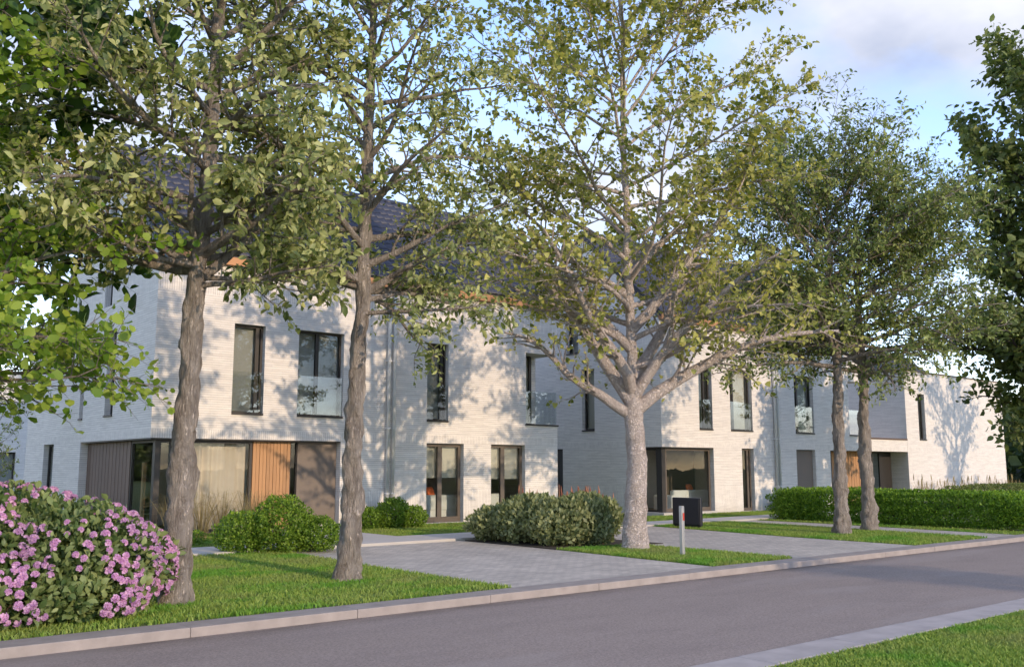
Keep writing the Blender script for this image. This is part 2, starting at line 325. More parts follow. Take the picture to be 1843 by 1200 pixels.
def blade_mat():
    m, nt, bs = new_mat('grass_blade')
    g = N_(nt, 'ShaderNodeNewGeometry'); c = ramp(nt, g.outputs['Random Per Island'], 0, 1, (.14, .27, .03), (.38, .48, .085))
    c = mixc(nt, ramp(nt, noise(nt, .8, 4), .45, .7), c, (.29, .34, .09)); c = mixc(nt, ramp(nt, noise(nt, .55, 3, vec=None, stretch=(1, 1.6, 1)), .52, .62), c, (.15, .34, .03))
    nt.links.new(c, bs.inputs['Base Color']); bs.inputs['Roughness'].default_value = .6
    tr = N_(nt, 'ShaderNodeBsdfTranslucent'); nt.links.new(c, tr.inputs[0]); ms = N_(nt, 'ShaderNodeMixShader'); ms.inputs[0].default_value = .35
    nt.links.new(bs.outputs[0], ms.inputs[1]); nt.links.new(tr.outputs[0], ms.inputs[2]); nt.links.new(ms.outputs[0], nt.nodes['Material Output'].inputs[0]); return m
M['blade'] = blade_mat()
M['leaf_grey'] = leaf_mat('leaf_grey_green', (.10, .145, .035), (.62, .64, .30), .38)
M['leaf_yellow'] = leaf_mat('leaf_yellow_green', (.14, .18, .035), (.64, .61, .20), .42)
M['leaf_mid'] = leaf_mat('leaf_mid_green', (.06, .11, .028), (.42, .48, .18), .38)
M['leaf_dark'] = leaf_mat('leaf_dark_green', (.06, .10, .03), (.26, .30, .11), .42)
M['leaf_bright'] = leaf_mat('leaf_bright_green', (.13, .25, .025), (.40, .50, .09), .45)
M['leaf_magnolia'] = leaf_mat('leaf_glossy_dark', (.035, .085, .02), (.14, .24, .05), .35, .35)
M['leaf_box'] = leaf_mat('leaf_boxwood', (.07, .16, .02), (.30, .44, .06), .38)
M['leaf_hedge'] = leaf_mat('leaf_hedge', (.07, .17, .02), (.34, .52, .06), .4)
M['leaf_sage'] = leaf_mat('leaf_sage', (.12, .155, .07), (.42, .45, .24), .35)
M['leaf_rhodo'] = leaf_mat('leaf_rhododendron', (.085, .145, .045), (.34, .41, .17), .35)
M['leaf_far'] = leaf_mat('leaf_far', (.04, .075, .03), (.12, .16, .07), .3)
M['petal'] = leaf_mat('pink_petal', (.46, .22, .52), (.84, .56, .85), .35, .6)
M['plume'] = leaf_mat('pink_plume', (.34, .14, .10), (.55, .28, .20), .3, .8)
M['dry_grass'] = leaf_mat('dry_grass', (.22, .18, .09), (.48, .40, .22), .3, .8)
M['bark'] = bark_mat('grey_brown_bark', (.18, .15, .128), (.62, .54, .465))
M['bark_pale'] = bark_mat('pale_plated_bark', (.36, .285, .25), (.68, .59, .535), True)
M['bark_dark'] = bark_mat('dark_bark', (.06, .048, .04), (.17, .14, .12))
M['stem'] = plain('brown_stem', (.09, .06, .04), .9)

# ------------------------------------------------------------------ the setting: ground, road, kerbs, drives, paths, lawns
def sheet(name, pts, z, mat, kind='structure', parent=None, label=None, thick=0.0):
    mb = MB()
    if thick: mb.prism([(x, y, z - thick) for x, y in pts], (0, 0, thick))
    else: mb.poly([(x, y, z) for x, y in pts])
    o = mb.build(name, mat, parent)
    return tag(o, label, None, None, kind)
g = MB()   # terrain sheet to the horizon, with a trench where the road lies
for x0, x1, y0, y1, z in ((-900, 900, 10.2, 1200, -.03), (-900, 900, -900, 5.55, -.115)): g.quad((x0, y0, z), (x1, y0, z), (x1, y1, z), (x0, y1, z))
g.quad((-900, 5.5, -.14), (900, 5.5, -.14), (900, 10.3, -.14), (-900, 10.3, -.14))
tag(g.build('ground', M['turf']), 'flat green ground reaching to the horizon', kind='structure')
sheet('road', [(-80, 5.6), (200, 5.6), (200, 10.05), (-80, 10.05)], -.10, M['asphalt'], label='grey asphalt street running past the houses')
rng = random.Random(5)
kerb = tag(empty('kerb', (0, 10.0, 0)), 'raised pale concrete kerb along the far side of the street', kind='structure')
def stone_mesh(nm, L, w, z0, z1, mat=None):
    mb = MB().box(0, L, 0, w, z0, z1); me = bpy.data.meshes.new(nm); me.from_pydata(mb.v, [], mb.f); me.update(); me.materials.append(mat or M['kerb']); return me
ks = stone_mesh('kerb_stone', 1.997, .42, -.16, 0)
x = -6.0
while x < 70:
    o = bpy.data.objects.new('kerb_stone', ks); o.location = (x, rng.uniform(-.003, .003), rng.uniform(-.002, .002)); link(o, kerb); x += 2.0
    bv = o.modifiers.new('bevel', 'BEVEL'); bv.width = .009; bv.segments = 2
kerb2 = tag(empty('street_edging', (0, 5.25, 0)), 'flush grey concrete edging along the near side of the street', kind='structure')
ks2 = stone_mesh('edging_stone', 1.496, .45, -.16, -.088, M['edging'])
x = 0.0
while x < 30:
    o = bpy.data.objects.new('edging_stone', ks2); o.location = (x, rng.uniform(-.004, .004), rng.uniform(-.002, .002)); link(o, kerb2); x += 1.5
    bv = o.modifiers.new('bevel', 'BEVEL'); bv.width = .012; bv.segments = 1
sheet('driveway', [(8.75, 10.425), (13.15, 10.425), (13.35, 14.6), (13.35, 17.75), (8.95, 17.75), (8.75, 14)], -.004, M['paver'], label='grey block-paved driveway in front of the left house', thick=.1)
sheet('driveway', [(15.5, 10.425), (20.0, 10.425), (20.1, 13.5), (20.75, 18.6), (15.5, 18.6)], -.004, M['paver'], label='grey block-paved driveway between the pale tree and the black cabinet', thick=.1)
sheet('footpath', [(23.55, 10.425), (25.0, 10.425), (25.6, 16.4), (25.6, 18.7), (24.3, 18.7), (24.0, 15)], -.002, M['paver'], label='narrow paved footpath beside the long hedge', thick=.1)
sheet('walkway', [(-2, 17.8), (14.2, 17.8), (15.0, 18.3), (15.0, 19.3), (12.6, 19.3), (12.6, 23.40), (10.9, 23.40), (10.9, 19.2), (-2, 19.2)], .05, M['path'], label='pale slab walkway leading to the left house', thick=.15)
sheet('walkway', [(19.2, 18.65), (26.0, 18.65), (36, 19.0), (36, 20.3), (24, 19.8), (19.2, 19.8)], .04, M['path'], label='pale slab walkway in front of the right house', thick=.15)
sheet('planting_bed', [(13.4, 14.6), (16.2, 14.2), (16.2, 18.2), (13.4, 17.7)], .01, M['soil'], label='dark soil bed under the sage shrubs', thick=.1)
def grass(name, polys, dens, h, label, seed, cull=None, z=0.0):
    r = np.random.default_rng(seed); PP = []
    for poly in polys:
        p = np.array(poly); lo, hi = p.min(0), p.max(0); n = int((hi - lo).prod() * dens)
        q = lo + r.random((n, 2)) * (hi - lo); ins = np.zeros(n, bool); j = len(p) - 1
        for i in range(len(p)):
            c = ((p[i, 1] > q[:, 1]) != (p[j, 1] > q[:, 1])) & (q[:, 0] < (p[j, 0] - p[i, 0]) * (q[:, 1] - p[i, 1]) / (p[j, 1] - p[i, 1] + 1e-9) + p[i, 0]); ins ^= c; j = i
        PP.append(q[ins])
    q = np.concatenate(PP); n = len(q)
    a = r.random(n) * 2 * np.pi; hh = h * (.5 + r.random(n) * .9); lean = r.normal(0, .45, (n, 2)) * hh[:, None]
    w = .006 + .006 * r.random(n); s = np.stack([np.cos(a) * w, np.sin(a) * w], 1)
    b = np.column_stack([q, np.full(n, z - .01)])
    V = np.stack([b + np.column_stack([s, np.zeros(n)]), b - np.column_stack([s, np.zeros(n)]),
                  b + np.column_stack([lean * .35 - s * .7, hh * .6]), b + np.column_stack([lean * .35 + s * .7, hh * .6]), b + np.column_stack([lean, hh])], 1).reshape(-1, 3)
    k = (np.arange(n) * 5)[:, None]
    F = np.concatenate([k + [0, 1, 2], k + [0, 2, 3], k + [3, 2, 4]])
    return tag(np_obj(name, V, F, M['blade']), label, 'grass', None, 'stuff')
lawns = [
 ('left lawn', [(-3, 10.43), (8.72, 10.43), (8.72, 14.0), (8.92, 17.78), (-3, 17.78)], 1500, .055, 'short green lawn round the two large left trees'),
 ('mid lawn', [(13.18, 10.43), (15.47, 10.43), (15.47, 14.25), (13.38, 14.6)], 2300, .06, 'bright green lawn strip round the pale tree and grey post'),
 ('right lawn', [(20.03, 10.43), (23.52, 10.43), (23.97, 15), (24.27, 18.62), (20.8, 18.62), (20.13, 13.5)], 1500, .055, 'green lawn island under the twin trees'),
 ('left house lawn', [(12.65, 19.33), (16.5, 19.33), (18.5, 21), (18.5, 23.42), (12.65, 23.42)], 900, .05, 'strip of lawn below the glazed doors of the left house'),
 ('right house lawn', [(19.0, 19.85), (24, 19.85), (36, 20.35), (36, 22.27), (25.5, 22.27), (19, 24)], 700, .05, 'strip of lawn along the front of the right house'),
 ('hedge strip', [(25.05, 10.43), (26.3, 10.43), (26.4, 18.6), (25.65, 18.6), (25.65, 16.4)], 700, .05, 'thin strip of lawn at the foot of the long hedge'),
 ('path lawn', [(-2, 19.25), (10.85, 19.25), (10.85, 23.4), (-2, 23.4)], 500, .05, 'lawn between the walkway and the curtained corner'),
]
for i, (_, poly, dens, h, lab) in enumerate(lawns):
    sheet('lawn', poly, -.006, M['turf'], label=lab, thick=.05)
    grass('lawn_grass', [poly], dens, h, 'blades of ' + lab, 20 + i, z=-.006)
near = [(2.5, -1), (30, -1), (30, 5.235), (2.5, 5.235)]
sheet('lawn', near, -.10, M['turf'], label='lawn on the camera side of the street', thick=.05)
grass('lawn_grass', [[(5.6, 3.0), (17, 3.0), (17, 5.20), (5.6, 5.20)]], 4200, .042, 'blades of the lawn on the camera side of the street', 40, z=-.10)

# ------------------------------------------------------------------ house building kit
def wall(mb, ax, pl, th, a0, a1, z0, prof, holes, noback=False):
    """wall in plane x or y = pl, thickness th (signed, inward); prof = [(a, ztop)...]; holes = [(a0,a1,z0,z1)]"""
    P = (lambda a, z, d=0.0: (a, pl + d, z)) if ax == 'x' else (lambda a, z, d=0.0: (pl + d, a, z))
    top = lambda a: float(np.interp(a, [p[0] for p in prof], [p[1] for p in prof]))
    br = sorted({round(v, 4) for v in [a0, a1] + [h[i] for h in holes for i in (0, 1)] + [p[0] for p in prof] if a0 - 1e-6 <= v <= a1 + 1e-6})
    for l, r in zip(br[:-1], br[1:]):
        mid = (l + r) / 2; hs = sorted((h[2], h[3]) for h in holes if h[0] < mid < h[1]); z = z0
        for hz0, hz1 in hs + [(None, None)]:
            tl, tr = (hz0, hz0) if hz0 is not None else (top(l), top(r))
            if tl > z + 1e-4 or tr > z + 1e-4:
                for d in ((0, th) if not noback else (0,)): mb.quad(P(l, z, d), P(r, z, d), P(r, tr, d), P(l, tl, d))
            if hz1 is not None: z = hz1
    for h in holes:
        if h[0] > a0 + 1e-4: mb.quad(P(h[0], h[2]), P(h[0], h[2], th), P(h[0], h[3], th), P(h[0], h[3]))
        if h[1] < a1 - 1e-4: mb.quad(P(h[1], h[2]), P(h[1], h[2], th), P(h[1], h[3], th), P(h[1], h[3]))
        if h[2] > z0 + 1e-4: mb.quad(P(h[0], h[2]), P(h[1], h[2]), P(h[1], h[2], th), P(h[0], h[2], th))
        mb.quad(P(h[0], h[3]), P(h[1], h[3]), P(h[1], h[3], th), P(h[0], h[3], th))
def slab(mb, ax, pl, d0, d1, a0, a1, z0, z1):
    lo, hi = sorted((pl + d0, pl + d1))
    if ax == 'x': mb.box(a0, a1, lo, hi, z0, z1)
    else: mb.box(lo, hi, a0, a1, z0, z1)
def window(house, ax, pl, s, a0, a1, z0, z1, dep=.16, mull=(), fr=.06, bal=False, blind=None, sill=True, mat='frame', bfrac=1.0, door=False):
    """s = +1/-1 inward; window > pane, sill, balustrade, blind"""
    mb = MB(); d0, d1 = dep * s, (dep + .075) * s
    e = .004
    slab(mb, ax, pl, d0, d1, a0 + e, a0 + fr, z0 + e, z1 - e); slab(mb, ax, pl, d0, d1, a1 - fr, a1 - e, z0 + e, z1 - e)
    slab(mb, ax, pl, d0, d1, a0 + fr, a1 - fr, z1 - fr, z1 - e); slab(mb, ax, pl, d0, d1, a0 + fr, a1 - fr, z0 + e, z0 + (fr * 1.6 if door else fr))
    xs = [a0 + fr] + [a0 + (a1 - a0) * m for m in mull] + [a1 - fr]
    for m in xs[1:-1]: slab(mb, ax, pl, d0 - .006 * s, d1, m - fr * .8, m + fr * .8, z0 + fr, z1 - fr)
    w = mb.build('door' if door else 'window', M[mat], house)
    for l, r in zip(xs[:-1], xs[1:]):
        q = MB(); slab(q, ax, pl, (dep + .035) * s, (dep + .043) * s, l, r, z0 + fr, z1 - fr); q.build('pane', M['glass'], w)
    if sill:
        q = MB(); slab(q, ax, pl, -.035 * s, dep * s, a0 + .003, a1 - .003, z0 - .045, z0 + .003); q.build('sill', M['frame'], w)
    if bal:
        q = MB(); slab(q, ax, pl, .035 * s, .05 * s, a0 + .01, a1 - .01, z0 + .03, z0 + 1.08); q.build('balustrade', M['glass_clear'], w)
    if blind:
        q = MB(); slab(q, ax, pl, (dep + .16) * s, (dep + .165) * s, a0 + .01, a1 - .01, z1 - (z1 - z0) * bfrac, z1 - .01); q.build('blind', M[blind], w)
    return w
def folds(name, ax, pl, a0, a1, z0, z1, mat, parent, amp=.05, wl=.19, seed=0):
    r = np.random.default_rng(seed); n = int((a1 - a0) / wl * 8); t = np.linspace(a0, a1, n); ph = np.cumsum(r.uniform(.5, 1.5, n)) * (2 * np.pi / 8)
    o = amp * np.sin(ph) * (.6 + .4 * np.sin(ph * .13)); V = []
    for z, k in ((z0, 1.15), (z1, .8)): V.append(np.column_stack([t, pl + o * k, np.full(n, z)]) if ax == 'x' else np.column_stack([pl + o * k, t, np.full(n, z)]))
    V = np.concatenate(V); i = np.arange(n - 1); return np_obj(name, V, np.column_stack([i, i + 1, i + 1 + n, i + n]), M[mat], parent, True)
def tile_template():
    us = np.linspace(-.155, .155, 7); w = .022 * np.cos(us / .155 * np.pi * 1.0) + .012 * np.sin(us / .155 * np.pi * 2)
    lo = np.column_stack([us, np.full(7, -.215), w + .026]); hi = np.column_stack([us, np.full(7, .215), w * .8 + .004]); li = np.column_stack([us, np.full(7, -.213), w * .8 - .002])
    V = np.concatenate([lo, hi, li]); i = np.arange(6); F = np.concatenate([np.column_stack([i, i + 1, i + 8, i + 7]), np.column_stack([i + 14, i + 15, i + 1, i])]); return V, F
TV, TF = tile_template()
def tiled_slope(roof, x0, x1, ye, ze, yr, zr, sgn, indiv, seed):
    """tiles on a slope rising from (ye,ze) to (yr,zr)"""
    L = math.hypot(yr - ye, zr - ze); dy, dz = (yr - ye) / L, (zr - ze) / L; rot = Matrix(((1, 0, 0), (0, dy, -dz * sgn), (0, dz, dy * sgn)))
    nr = max(1, round(L / .36)); nc = round((x1 - x0) / .30); r = random.Random(seed); spots = []
    for i in range(nr):
        for j in range(nc):
            t = (i + .55) * L / nr; off = .0
            spots.append((x0 + (j + .5) * (x1 - x0) / nc, ye + dy * t - dz * .03 * sgn, ze + dz * t + abs(dy) * .03, r.uniform(-.012, .012)))
    spots.sort(key=lambda s: s[0] ** 2 + s[1] ** 2)
    me = np_mesh('tile', TV, TF, M['tile'], True)
    Rm = np.array(rot)
    for s in spots[:indiv]:
        o = bpy.data.objects.new('tile', me); m = rot.to_4x4() @ Matrix.Rotation(s[3], 4, 'Z'); m.translation = s[:3]; o.matrix_world = m; link(o, roof)
    rest = np.array(spots[indiv:])
    if len(rest):
        V = (TV @ Rm.T)[None] + rest[:, None, :3]; F = TF[None] + (np.arange(len(rest)) * len(TV))[:, None, None]
        tag(np_obj('tile_field', V.reshape(-1, 3), F.reshape(-1, 4), M['tile'], roof, True), kind='stuff')
def pitched_roof(house, x0, x1, yf, yb, z_eave, z_ridge, seed, indiv=300, ov=.14):
    ym = (yf + yb) / 2; mb = MB(); y0, y1 = yf - ov, yb + ov
    mb.prism([(x0, y0, z_eave), (x0, ym, z_ridge), (x0, y1, z_eave), (x0, y1, z_eave - .10), (x0, ym, z_ridge - .13), (x0, y0, z_eave - .10)], (x1 - x0, 0, 0))
    roof = mb.build('roof', M['roof_edge'], house)
    tiled_slope(roof, x0 + .02, x1 - .02, y0, z_eave, ym, z_ridge, 1, indiv, seed); tiled_slope(roof, x0 + .02, x1 - .02, y1, z_eave, ym, z_ridge, -1, 0, seed + 1)
    rd = MB(); n = int((x1 - x0) / .4)
    for i in range(n):
        a = x0 + (x1 - x0) * i / n; rd.tube([(a, ym, z_ridge + .02), (a + (x1 - x0) / n - .01, ym, z_ridge + .035)], .10, 8)
    rd.build('ridge_capping', M['tile'], roof, True)
    for a in (x0, x1 - .0):
        vb = MB(); w = .05 if a == x0 else .05; xa = a - (.055 if a == x0 else -.005)
        vb.prism([(xa, y0, z_eave + .07), (xa, ym, z_ridge + .07), (xa, y1, z_eave + .07), (xa, y1, z_eave - .16), (xa, ym, z_ridge - .16), (xa, y0, z_eave - .16)], (w, 0, 0)); vb.build('verge_board', M['roof_edge'], roof)
    return roof
def downpipes(house, xs, y, z1):
    for x in xs:
        p = MB().tube([(x, y - .10, .05), (x, y - .10, z1 - .25), (x, y - .10, z1 + .02)], .052, 12)
        o = p.build('downpipe', M['zinc'], house, True)
        for z in (.9, 2.75, 4.7, 6.3): MB().box(x - .055, x + .055, y - .15, y - .002, z, z + .03).build('bracket', M['zinc'], o)
ZH, ZS, ZW, ZE = 2.37, 3.05, 5.38, 6.87

# ------------------------------------------------------------------ left pair of houses
def house_left():
    h = tag(empty('semi_detached_house'), 'left white brick house with curtained glass corner and dark tiled roof', 'house')
    X0, X1, Y0, Y1, T = 8.15, 21.58, 23.45, 31.3, .30; ym = (Y0 + Y1) / 2; ZR = 10.75
    mb = MB()
    wall(mb, 'x', Y0, T, X0, X1, 0, [(X0, ZE), (X1, ZE)], [(X0, 13.40, 0, ZH), (10.18, 11.05, ZS, ZW), (12.03, 13.43, ZS, ZW), (16.29, 17.08, ZS, ZW), (20.2, X1, ZS, ZW), (16.30, 17.68, .03, ZH), (18.75, 20.16, .03, ZH)])
    mb.build('front_wall', M['brick'], h)
    gp = [(Y0, ZE + .02), (ym, ZR - .2), (Y1, ZE + .02)]
    mb = MB(); wall(mb, 'y', X0, T, Y0, Y1, 0, gp, [(Y0, 29.17, 0, ZH), (26.45, 27.15, ZS, ZW), (29.14, 29.5, ZS, ZW), (27.03, 27.70, 6.1, 9.0)]); mb.build('gable_wall', M['brick'], h)
    mb = MB(); wall(mb, 'y', X1, -T, Y0, Y1, 0, gp, [(Y0, 24.55, ZS, ZW), (26.6, 27.3, ZS, ZW)]); mb.build('gable_wall', M['brick'], h)
    mb = MB(); wall(mb, 'x', Y1 + .002, -T, X0 + .01, X1 - .01, 6.2, [(X0, ZE), (X1, ZE)], []); mb.build('rear_wall', M['brick'], h)
    # flat-roofed rear wing
    mb = MB(); wall(mb, 'y', X0 + .003, T, Y1, 35.4, 0, [(Y1, 6.36), (35.4, 6.36)], [(31.97, 33.13, .03, ZH)]); wall(mb, 'x', 35.4, -T, X0, X1, 0, [(X0, 6.36), (X1, 6.36)], []); wall(mb, 'y', X1 - .003, -T, Y1, 35.4, 0, [(Y1, 6.36), (35.4, 6.36)], [])
    mb.build('rear_wing_wall', M['brick'], h)
    MB().box(X0 - .04, X1 + .04, Y1 + .01, 35.45, 6.362, 6.42).build('coping', M['coping'], h)
    pitched_roof(h, X0 - .02, X1 + .02, Y0, Y1, 7.12, ZR, 3)
    MB().box(X0 - .03, X1 + .03, Y0 - .16, Y0 - .004, ZE + .005, 7.08).build('fascia', M['fascia'], h)
    # corner: soffit, glazing, curtains, cladding, screen
    MB().box(X0 + .02, 13.39, Y0 + .02, 29.16, 2.335, 2.366).build('soffit', M['frame'], h)
    gy = Y0 + .22
    window(h, 'x', gy - .16, 1, X0 + .28, 10.90, .04, 2.335, mull=(.14,), fr=.07, sill=False)
    window(h, 'y', X0 + .06, 1, Y0 + .35, 25.45, .04, 2.335, fr=.07, sill=False)
    sb = MB().box(X0 + .25, X0 + .30, 25.46, 29.16, .02, 2.335).build('side_cladding', M['brown_board'], h)
    n = 26; pw = (29.16 - 25.46) / n
    for i in range(n): MB().box(X0 + .205 + .005 * (i % 2), X0 + .247, 25.46 + i * pw + .004, 25.46 + (i + 1) * pw - .004, .03, 2.33).build('board', M['brown_board'], sb)
    MB().box(X0 + .20, X0 + .31, Y0 + .20, Y0 + .31, .0, 2.335).build('corner_post', M['frame'], h)
    for (yy, w) in ((24.25, .12), (25.05, .12)): MB().box(X0 + .42, X0 + .50, yy, yy + w, 0, 1.78).build('reflection_strip', M['wood'], h)  # cedar-coloured strips standing in for warm reflections at the glass corner
    folds('curtain', 'x', gy + .28, X0 + .75, 10.85, .06, 2.32, 'curtain', h, .075, .24, seed=3)
    cl = MB().box(10.92, 12.0, gy + .055, gy + .09, .02, 2.335).build('cladding', M['wood'], h)
    n = 11; pw = (12.0 - 10.92) / n
    for i in range(n): MB().box(10.92 + i * pw + .004, 10.92 + (i + 1) * pw - .004, gy + .01 + .006 * (i % 2), gy + .052, .03, 2.33).build('plank', M['wood'], cl, bevel=.003)
    window(h, 'x', gy - .12, 1, 12.01, 12.2, .04, 2.335, fr=.025, sill=False)
    MB().box(12.2, 13.385, gy + .0, gy + .03, .12, 2.335).build('screen', M['screen'], h)
    MB().box(12.2, 13.385, gy - .01, gy + .06, .0, .115).build('threshold', M['path'], h)
    # upper windows
    window(h, 'x', Y0, 1, 10.18, 11.05, ZS, ZW, mull=(.82,), bal=True, blind='blind_grey')
    window(h, 'x', Y0, 1, 12.03, 13.43, ZS, ZW, mull=(.46,), bal=True, blind='blind_grey')
    window(h, 'x', Y0, 1, 16.29, 17.08, ZS, ZW, mull=(.8,), bal=True, blind='blind_grey')
    window(h, 'x', Y0 + .55, 1, 20.2, 21.02, ZS, ZW, mull=(.5,), sill=False, blind='blind_beige')
    window(h, 'y', 20.9, 1, Y0 + .8, 24.55, ZS, ZW, sill=False)
    MB().box(20.205, 21.56, Y0 + .01, 24.54, ZS - .25, ZS - .002).build('loggia_floor', M['path'], h)
    MB().box(20.17, X1 + .035, Y0 - .03, Y0 + .05, ZS - .05, ZS + .004).build('loggia_sill', M['frame'], h)
    MB().box(20.21, X1 - .01, Y0 + .03, Y0 + .045, ZS + .02, ZS + 1.08).build('balustrade', M['glass_clear'], h)
    MB().box(X1 - .045, X1 - .03, Y0 + .05, 24.54, ZS + .02, ZS + 1.08).build('balustrade', M['glass_clear'], h)
    MB().box(20.21, 21.55, Y0 + .01, 24.54, ZW + .003, ZW + .12).build('loggia_ceiling', M['inside'], h)
    # glazed doors
    window(h, 'x', Y0, 1, 16.30, 17.68, .03, ZH, mull=(.43,), fr=.10, sill=False, blind='blind_beige', bfrac=.44, mat='frame_warm', door=True)
    window(h, 'x', Y0, 1, 18.75, 20.16, .03, ZH, mull=(.42,), fr=.10, sill=False, blind='blind_beige', bfrac=.46, mat='frame_warm', door=True)
    # gable windows
    window(h, 'y', X0, 1, 26.45, 27.15, ZS, ZW, blind='blind_grey'); window(h, 'y', X0, 1, 29.14, 29.5, ZS, ZW, blind='blind_grey')
    window(h, 'y', X0, 1, 27.03, 27.70, 6.1, 9.0, blind='blind_grey', sill=False); window(h, 'y', X0, 1, 31.97, 33.13, .03, ZH, sill=False, blind='blind_grey'); window(h, 'y', X1, -1, 26.6, 27.3, ZS, ZW, blind='blind_grey')
    downpipes(h, (14.88, 15.06), Y0, ZE)
    # inside: floors, back walls
    MB().box(X0 + .32, X1 - .32, Y0 + .32, 31, -.02, .02).build('interior_floor', M['floor_in'], h)
    MB().box(X0 + .32, X1 - .32, Y0 + .32, 31, 2.42, 2.95).build('interior_ceiling', M['inside'], h)
    p = MB(); p.box(X0 + 1.6, X1 - .32, 27.6, 27.7, .02, 2.42); p.box(14.9, 15.0, Y0 + .32, 27.6, .02, 2.42); p.box(18.15, 18.22, Y0 + .6, 27.6, .02, 2.42); p.box(11.0, 11.06, 24.2, 27.6, .02, 2.42); p.build('partition', M['inside'], h)
    MB().box(18.3, 21.2, 27.4, 27.58, .02, 2.42).build('panelling', M['inside_dark'], h)
    return h
house_left()

# ------------------------------------------------------------------ right pair of houses
def house_right():
    h = tag(empty('semi_detached_house'), 'right white brick house with glazed corner beside the black cabinet', 'house')
    X0, X1, Y0, Y1, T = 25.47, 39.0, 22.3, 30.15, .30; ym = (Y0 + Y1) / 2; ZR = 10.75
    mb = MB()
    wall(mb, 'x', Y0, T, X0, X1, 0, [(X0, ZE), (X1, ZE)], [(X0, 28.33, 0, ZH), (27.56, 28.33, ZS, ZW), (29.40, 30.77, ZS, ZW), (33.63, 34.98, ZS, ZW), (37.70, X1, ZS, ZW), (30.03, 30.77, .03, ZH), (33.62, 34.98, .03, ZH), (36.09, X1, 0, ZH)])
    mb.build('front_wall', M['brick'], h)
    gp = [(Y0, ZE + .02), (ym, ZR - .2), (Y1, ZE + .02)]
    mb = MB(); wall(mb, 'y', X0, T, Y0, Y1, 0, gp, [(Y0, 23.7, 0, ZH), (25.6, 26.27, ZS, ZW), (27.37, 28.2, .03, ZH), (26.45, 27.12, 6.05, 8.7)]); mb.build('gable_wall', M['brick'], h)
    mb = MB(); wall(mb, 'y', X1, -T, Y0, Y1, 0, gp, [(Y0, 23.6, ZS, ZW), (Y0, 23.2, 0, ZH)]); mb.build('gable_wall', M['brick'], h)
    mb = MB(); wall(mb, 'x', Y1, -T, X0 + .01, X1 - .01, 0, [(X0, ZE), (X1, ZE)], []); mb.build('rear_wall', M['brick'], h)
    pitched_roof(h, X0 - .02, X1 + .02, Y0, Y1, 7.12, ZR, 9)
    MB().box(X0 - .03, X1 + .03, Y0 - .16, Y0 - .004, ZE + .005, 7.08).build('fascia', M['fascia'], h)
    MB().box(X0 + .02, 28.32, Y0 + .02, 23.69, 2.335, 2.366).build('soffit', M['frame'], h)
    window(h, 'x', Y0 + .02, 1, X0 + .36, 28.325, .10, 2.335, fr=.08, sill=False, mat='frame_warm', door=True)
    window(h, 'y', X0 + .02, 1, Y0 + .36, 23.695, .10, 2.335, fr=.07, sill=False)
    MB().box(X0 + .17, X0 + .36, Y0 + .17, Y0 + .36, .0, 2.335).build('corner_post', M['frame'], h)
    MB().box(X0 - .1, 28.3, Y0 - .12, 23.6, -.05, .095).build('plinth', M['path'], h)
    window(h, 'x', Y0, 1, 27.56, 28.33, ZS, ZW, mull=(.62,), bal=True, blind='blind_grey'); window(h, 'x', Y0, 1, 29.40, 30.77, ZS, ZW, mull=(.26,), bal=True, blind='blind_beige')
    window(h, 'x', Y0, 1, 33.63, 34.98, ZS, ZW, mull=(.3,), bal=True, blind='blind_grey')
    window(h, 'x', Y0 + .5, 1, 37.70, 38.45, ZS, ZW, mull=(.6,), sill=False, blind='blind_grey'); window(h, 'y', 38.3, 1, Y0 + .75, 23.6, ZS, ZW, sill=False)
    MB().box(37.705, X1 - .01, Y0 + .01, 23.59, ZS - .25, ZS - .002).build('loggia_floor', M['path'], h)
    MB().box(37.66, X1 + .03, Y0 - .03, Y0 + .05, ZS - .05, ZS + .004).build('loggia_sill', M['frame'], h)
    MB().box(37.71, X1 - .01, Y0 + .03, Y0 + .045, ZS + .02, ZS + 1.08).build('balustrade', M['glass_clear'], h)
    MB().box(37.71, X1 - .02, Y0 + .01, 23.59, ZW + .003, ZW + .12).build('loggia_ceiling', M['inside'], h)
    window(h, 'x', Y0, 1, 30.03, 30.77, .03, ZH, mull=(.72,), fr=.07, sill=False, mat='frame_warm', door=True)
    window(h, 'x', Y0, 1, 33.62, 34.98, .03, ZH, fr=.05, sill=False)
    MB().box(33.68, 34.93, Y0 + .13, Y0 + .155, .08, 2.33).build('screen', M['screen'], h)
    window(h, 'y', X0, 1, 25.6, 26.27, ZS, ZW, blind='blind_beige'); window(h, 'y', X0, 1, 26.45, 27.12, 6.05, 8.7, blind='blind_grey')
    MB().box(X0 + .14, X0 + .2, 27.375, 28.195, .03, ZH - .004).build('side_door', M['frame'], h)
    downpipes(h, (32.12, 32.30), Y0, ZE)
    # recessed entrance and the link with its roof terrace
    yr = Y0 + .85
    mb = MB(); mb.box(X1 + .002, 42.59, Y0 + .002, 25.5, ZH, 2.90); mb.build('link_slab', M['brick'], h)
    MB().box(X1 + .03, 42.59, Y0 - .03, Y0 + .2, 2.905, 2.97).build('terrace_coping', M['coping'], h)
    window(h, 'x', yr - .16, 1, 36.10, 37.55, .03, ZH - .005, mull=(.35,), sill=False, fr=.07)
    cl = MB().box(37.56, 40.2, yr + .06, yr + .1, .02, ZH - .004).build('cladding', M['wood'], h)
    n = 24; pw = (40.2 - 37.56) / n
    for i in range(n): MB().box(37.56 + i * pw + .005, 37.56 + (i + 1) * pw - .005, yr + .01 + .006 * (i % 2), yr + .058, .03, ZH - .01).build('plank', M['wood'], cl)
    window(h, 'x', yr - .16, 1, 40.21, 41.6, .03, ZH - .005, mull=(.5,), sill=False, fr=.07, door=True)
    MB().box(41.6, 42.59, yr, yr + .1, 0, ZH - .004).build('entrance_panel', M['frame'], h)
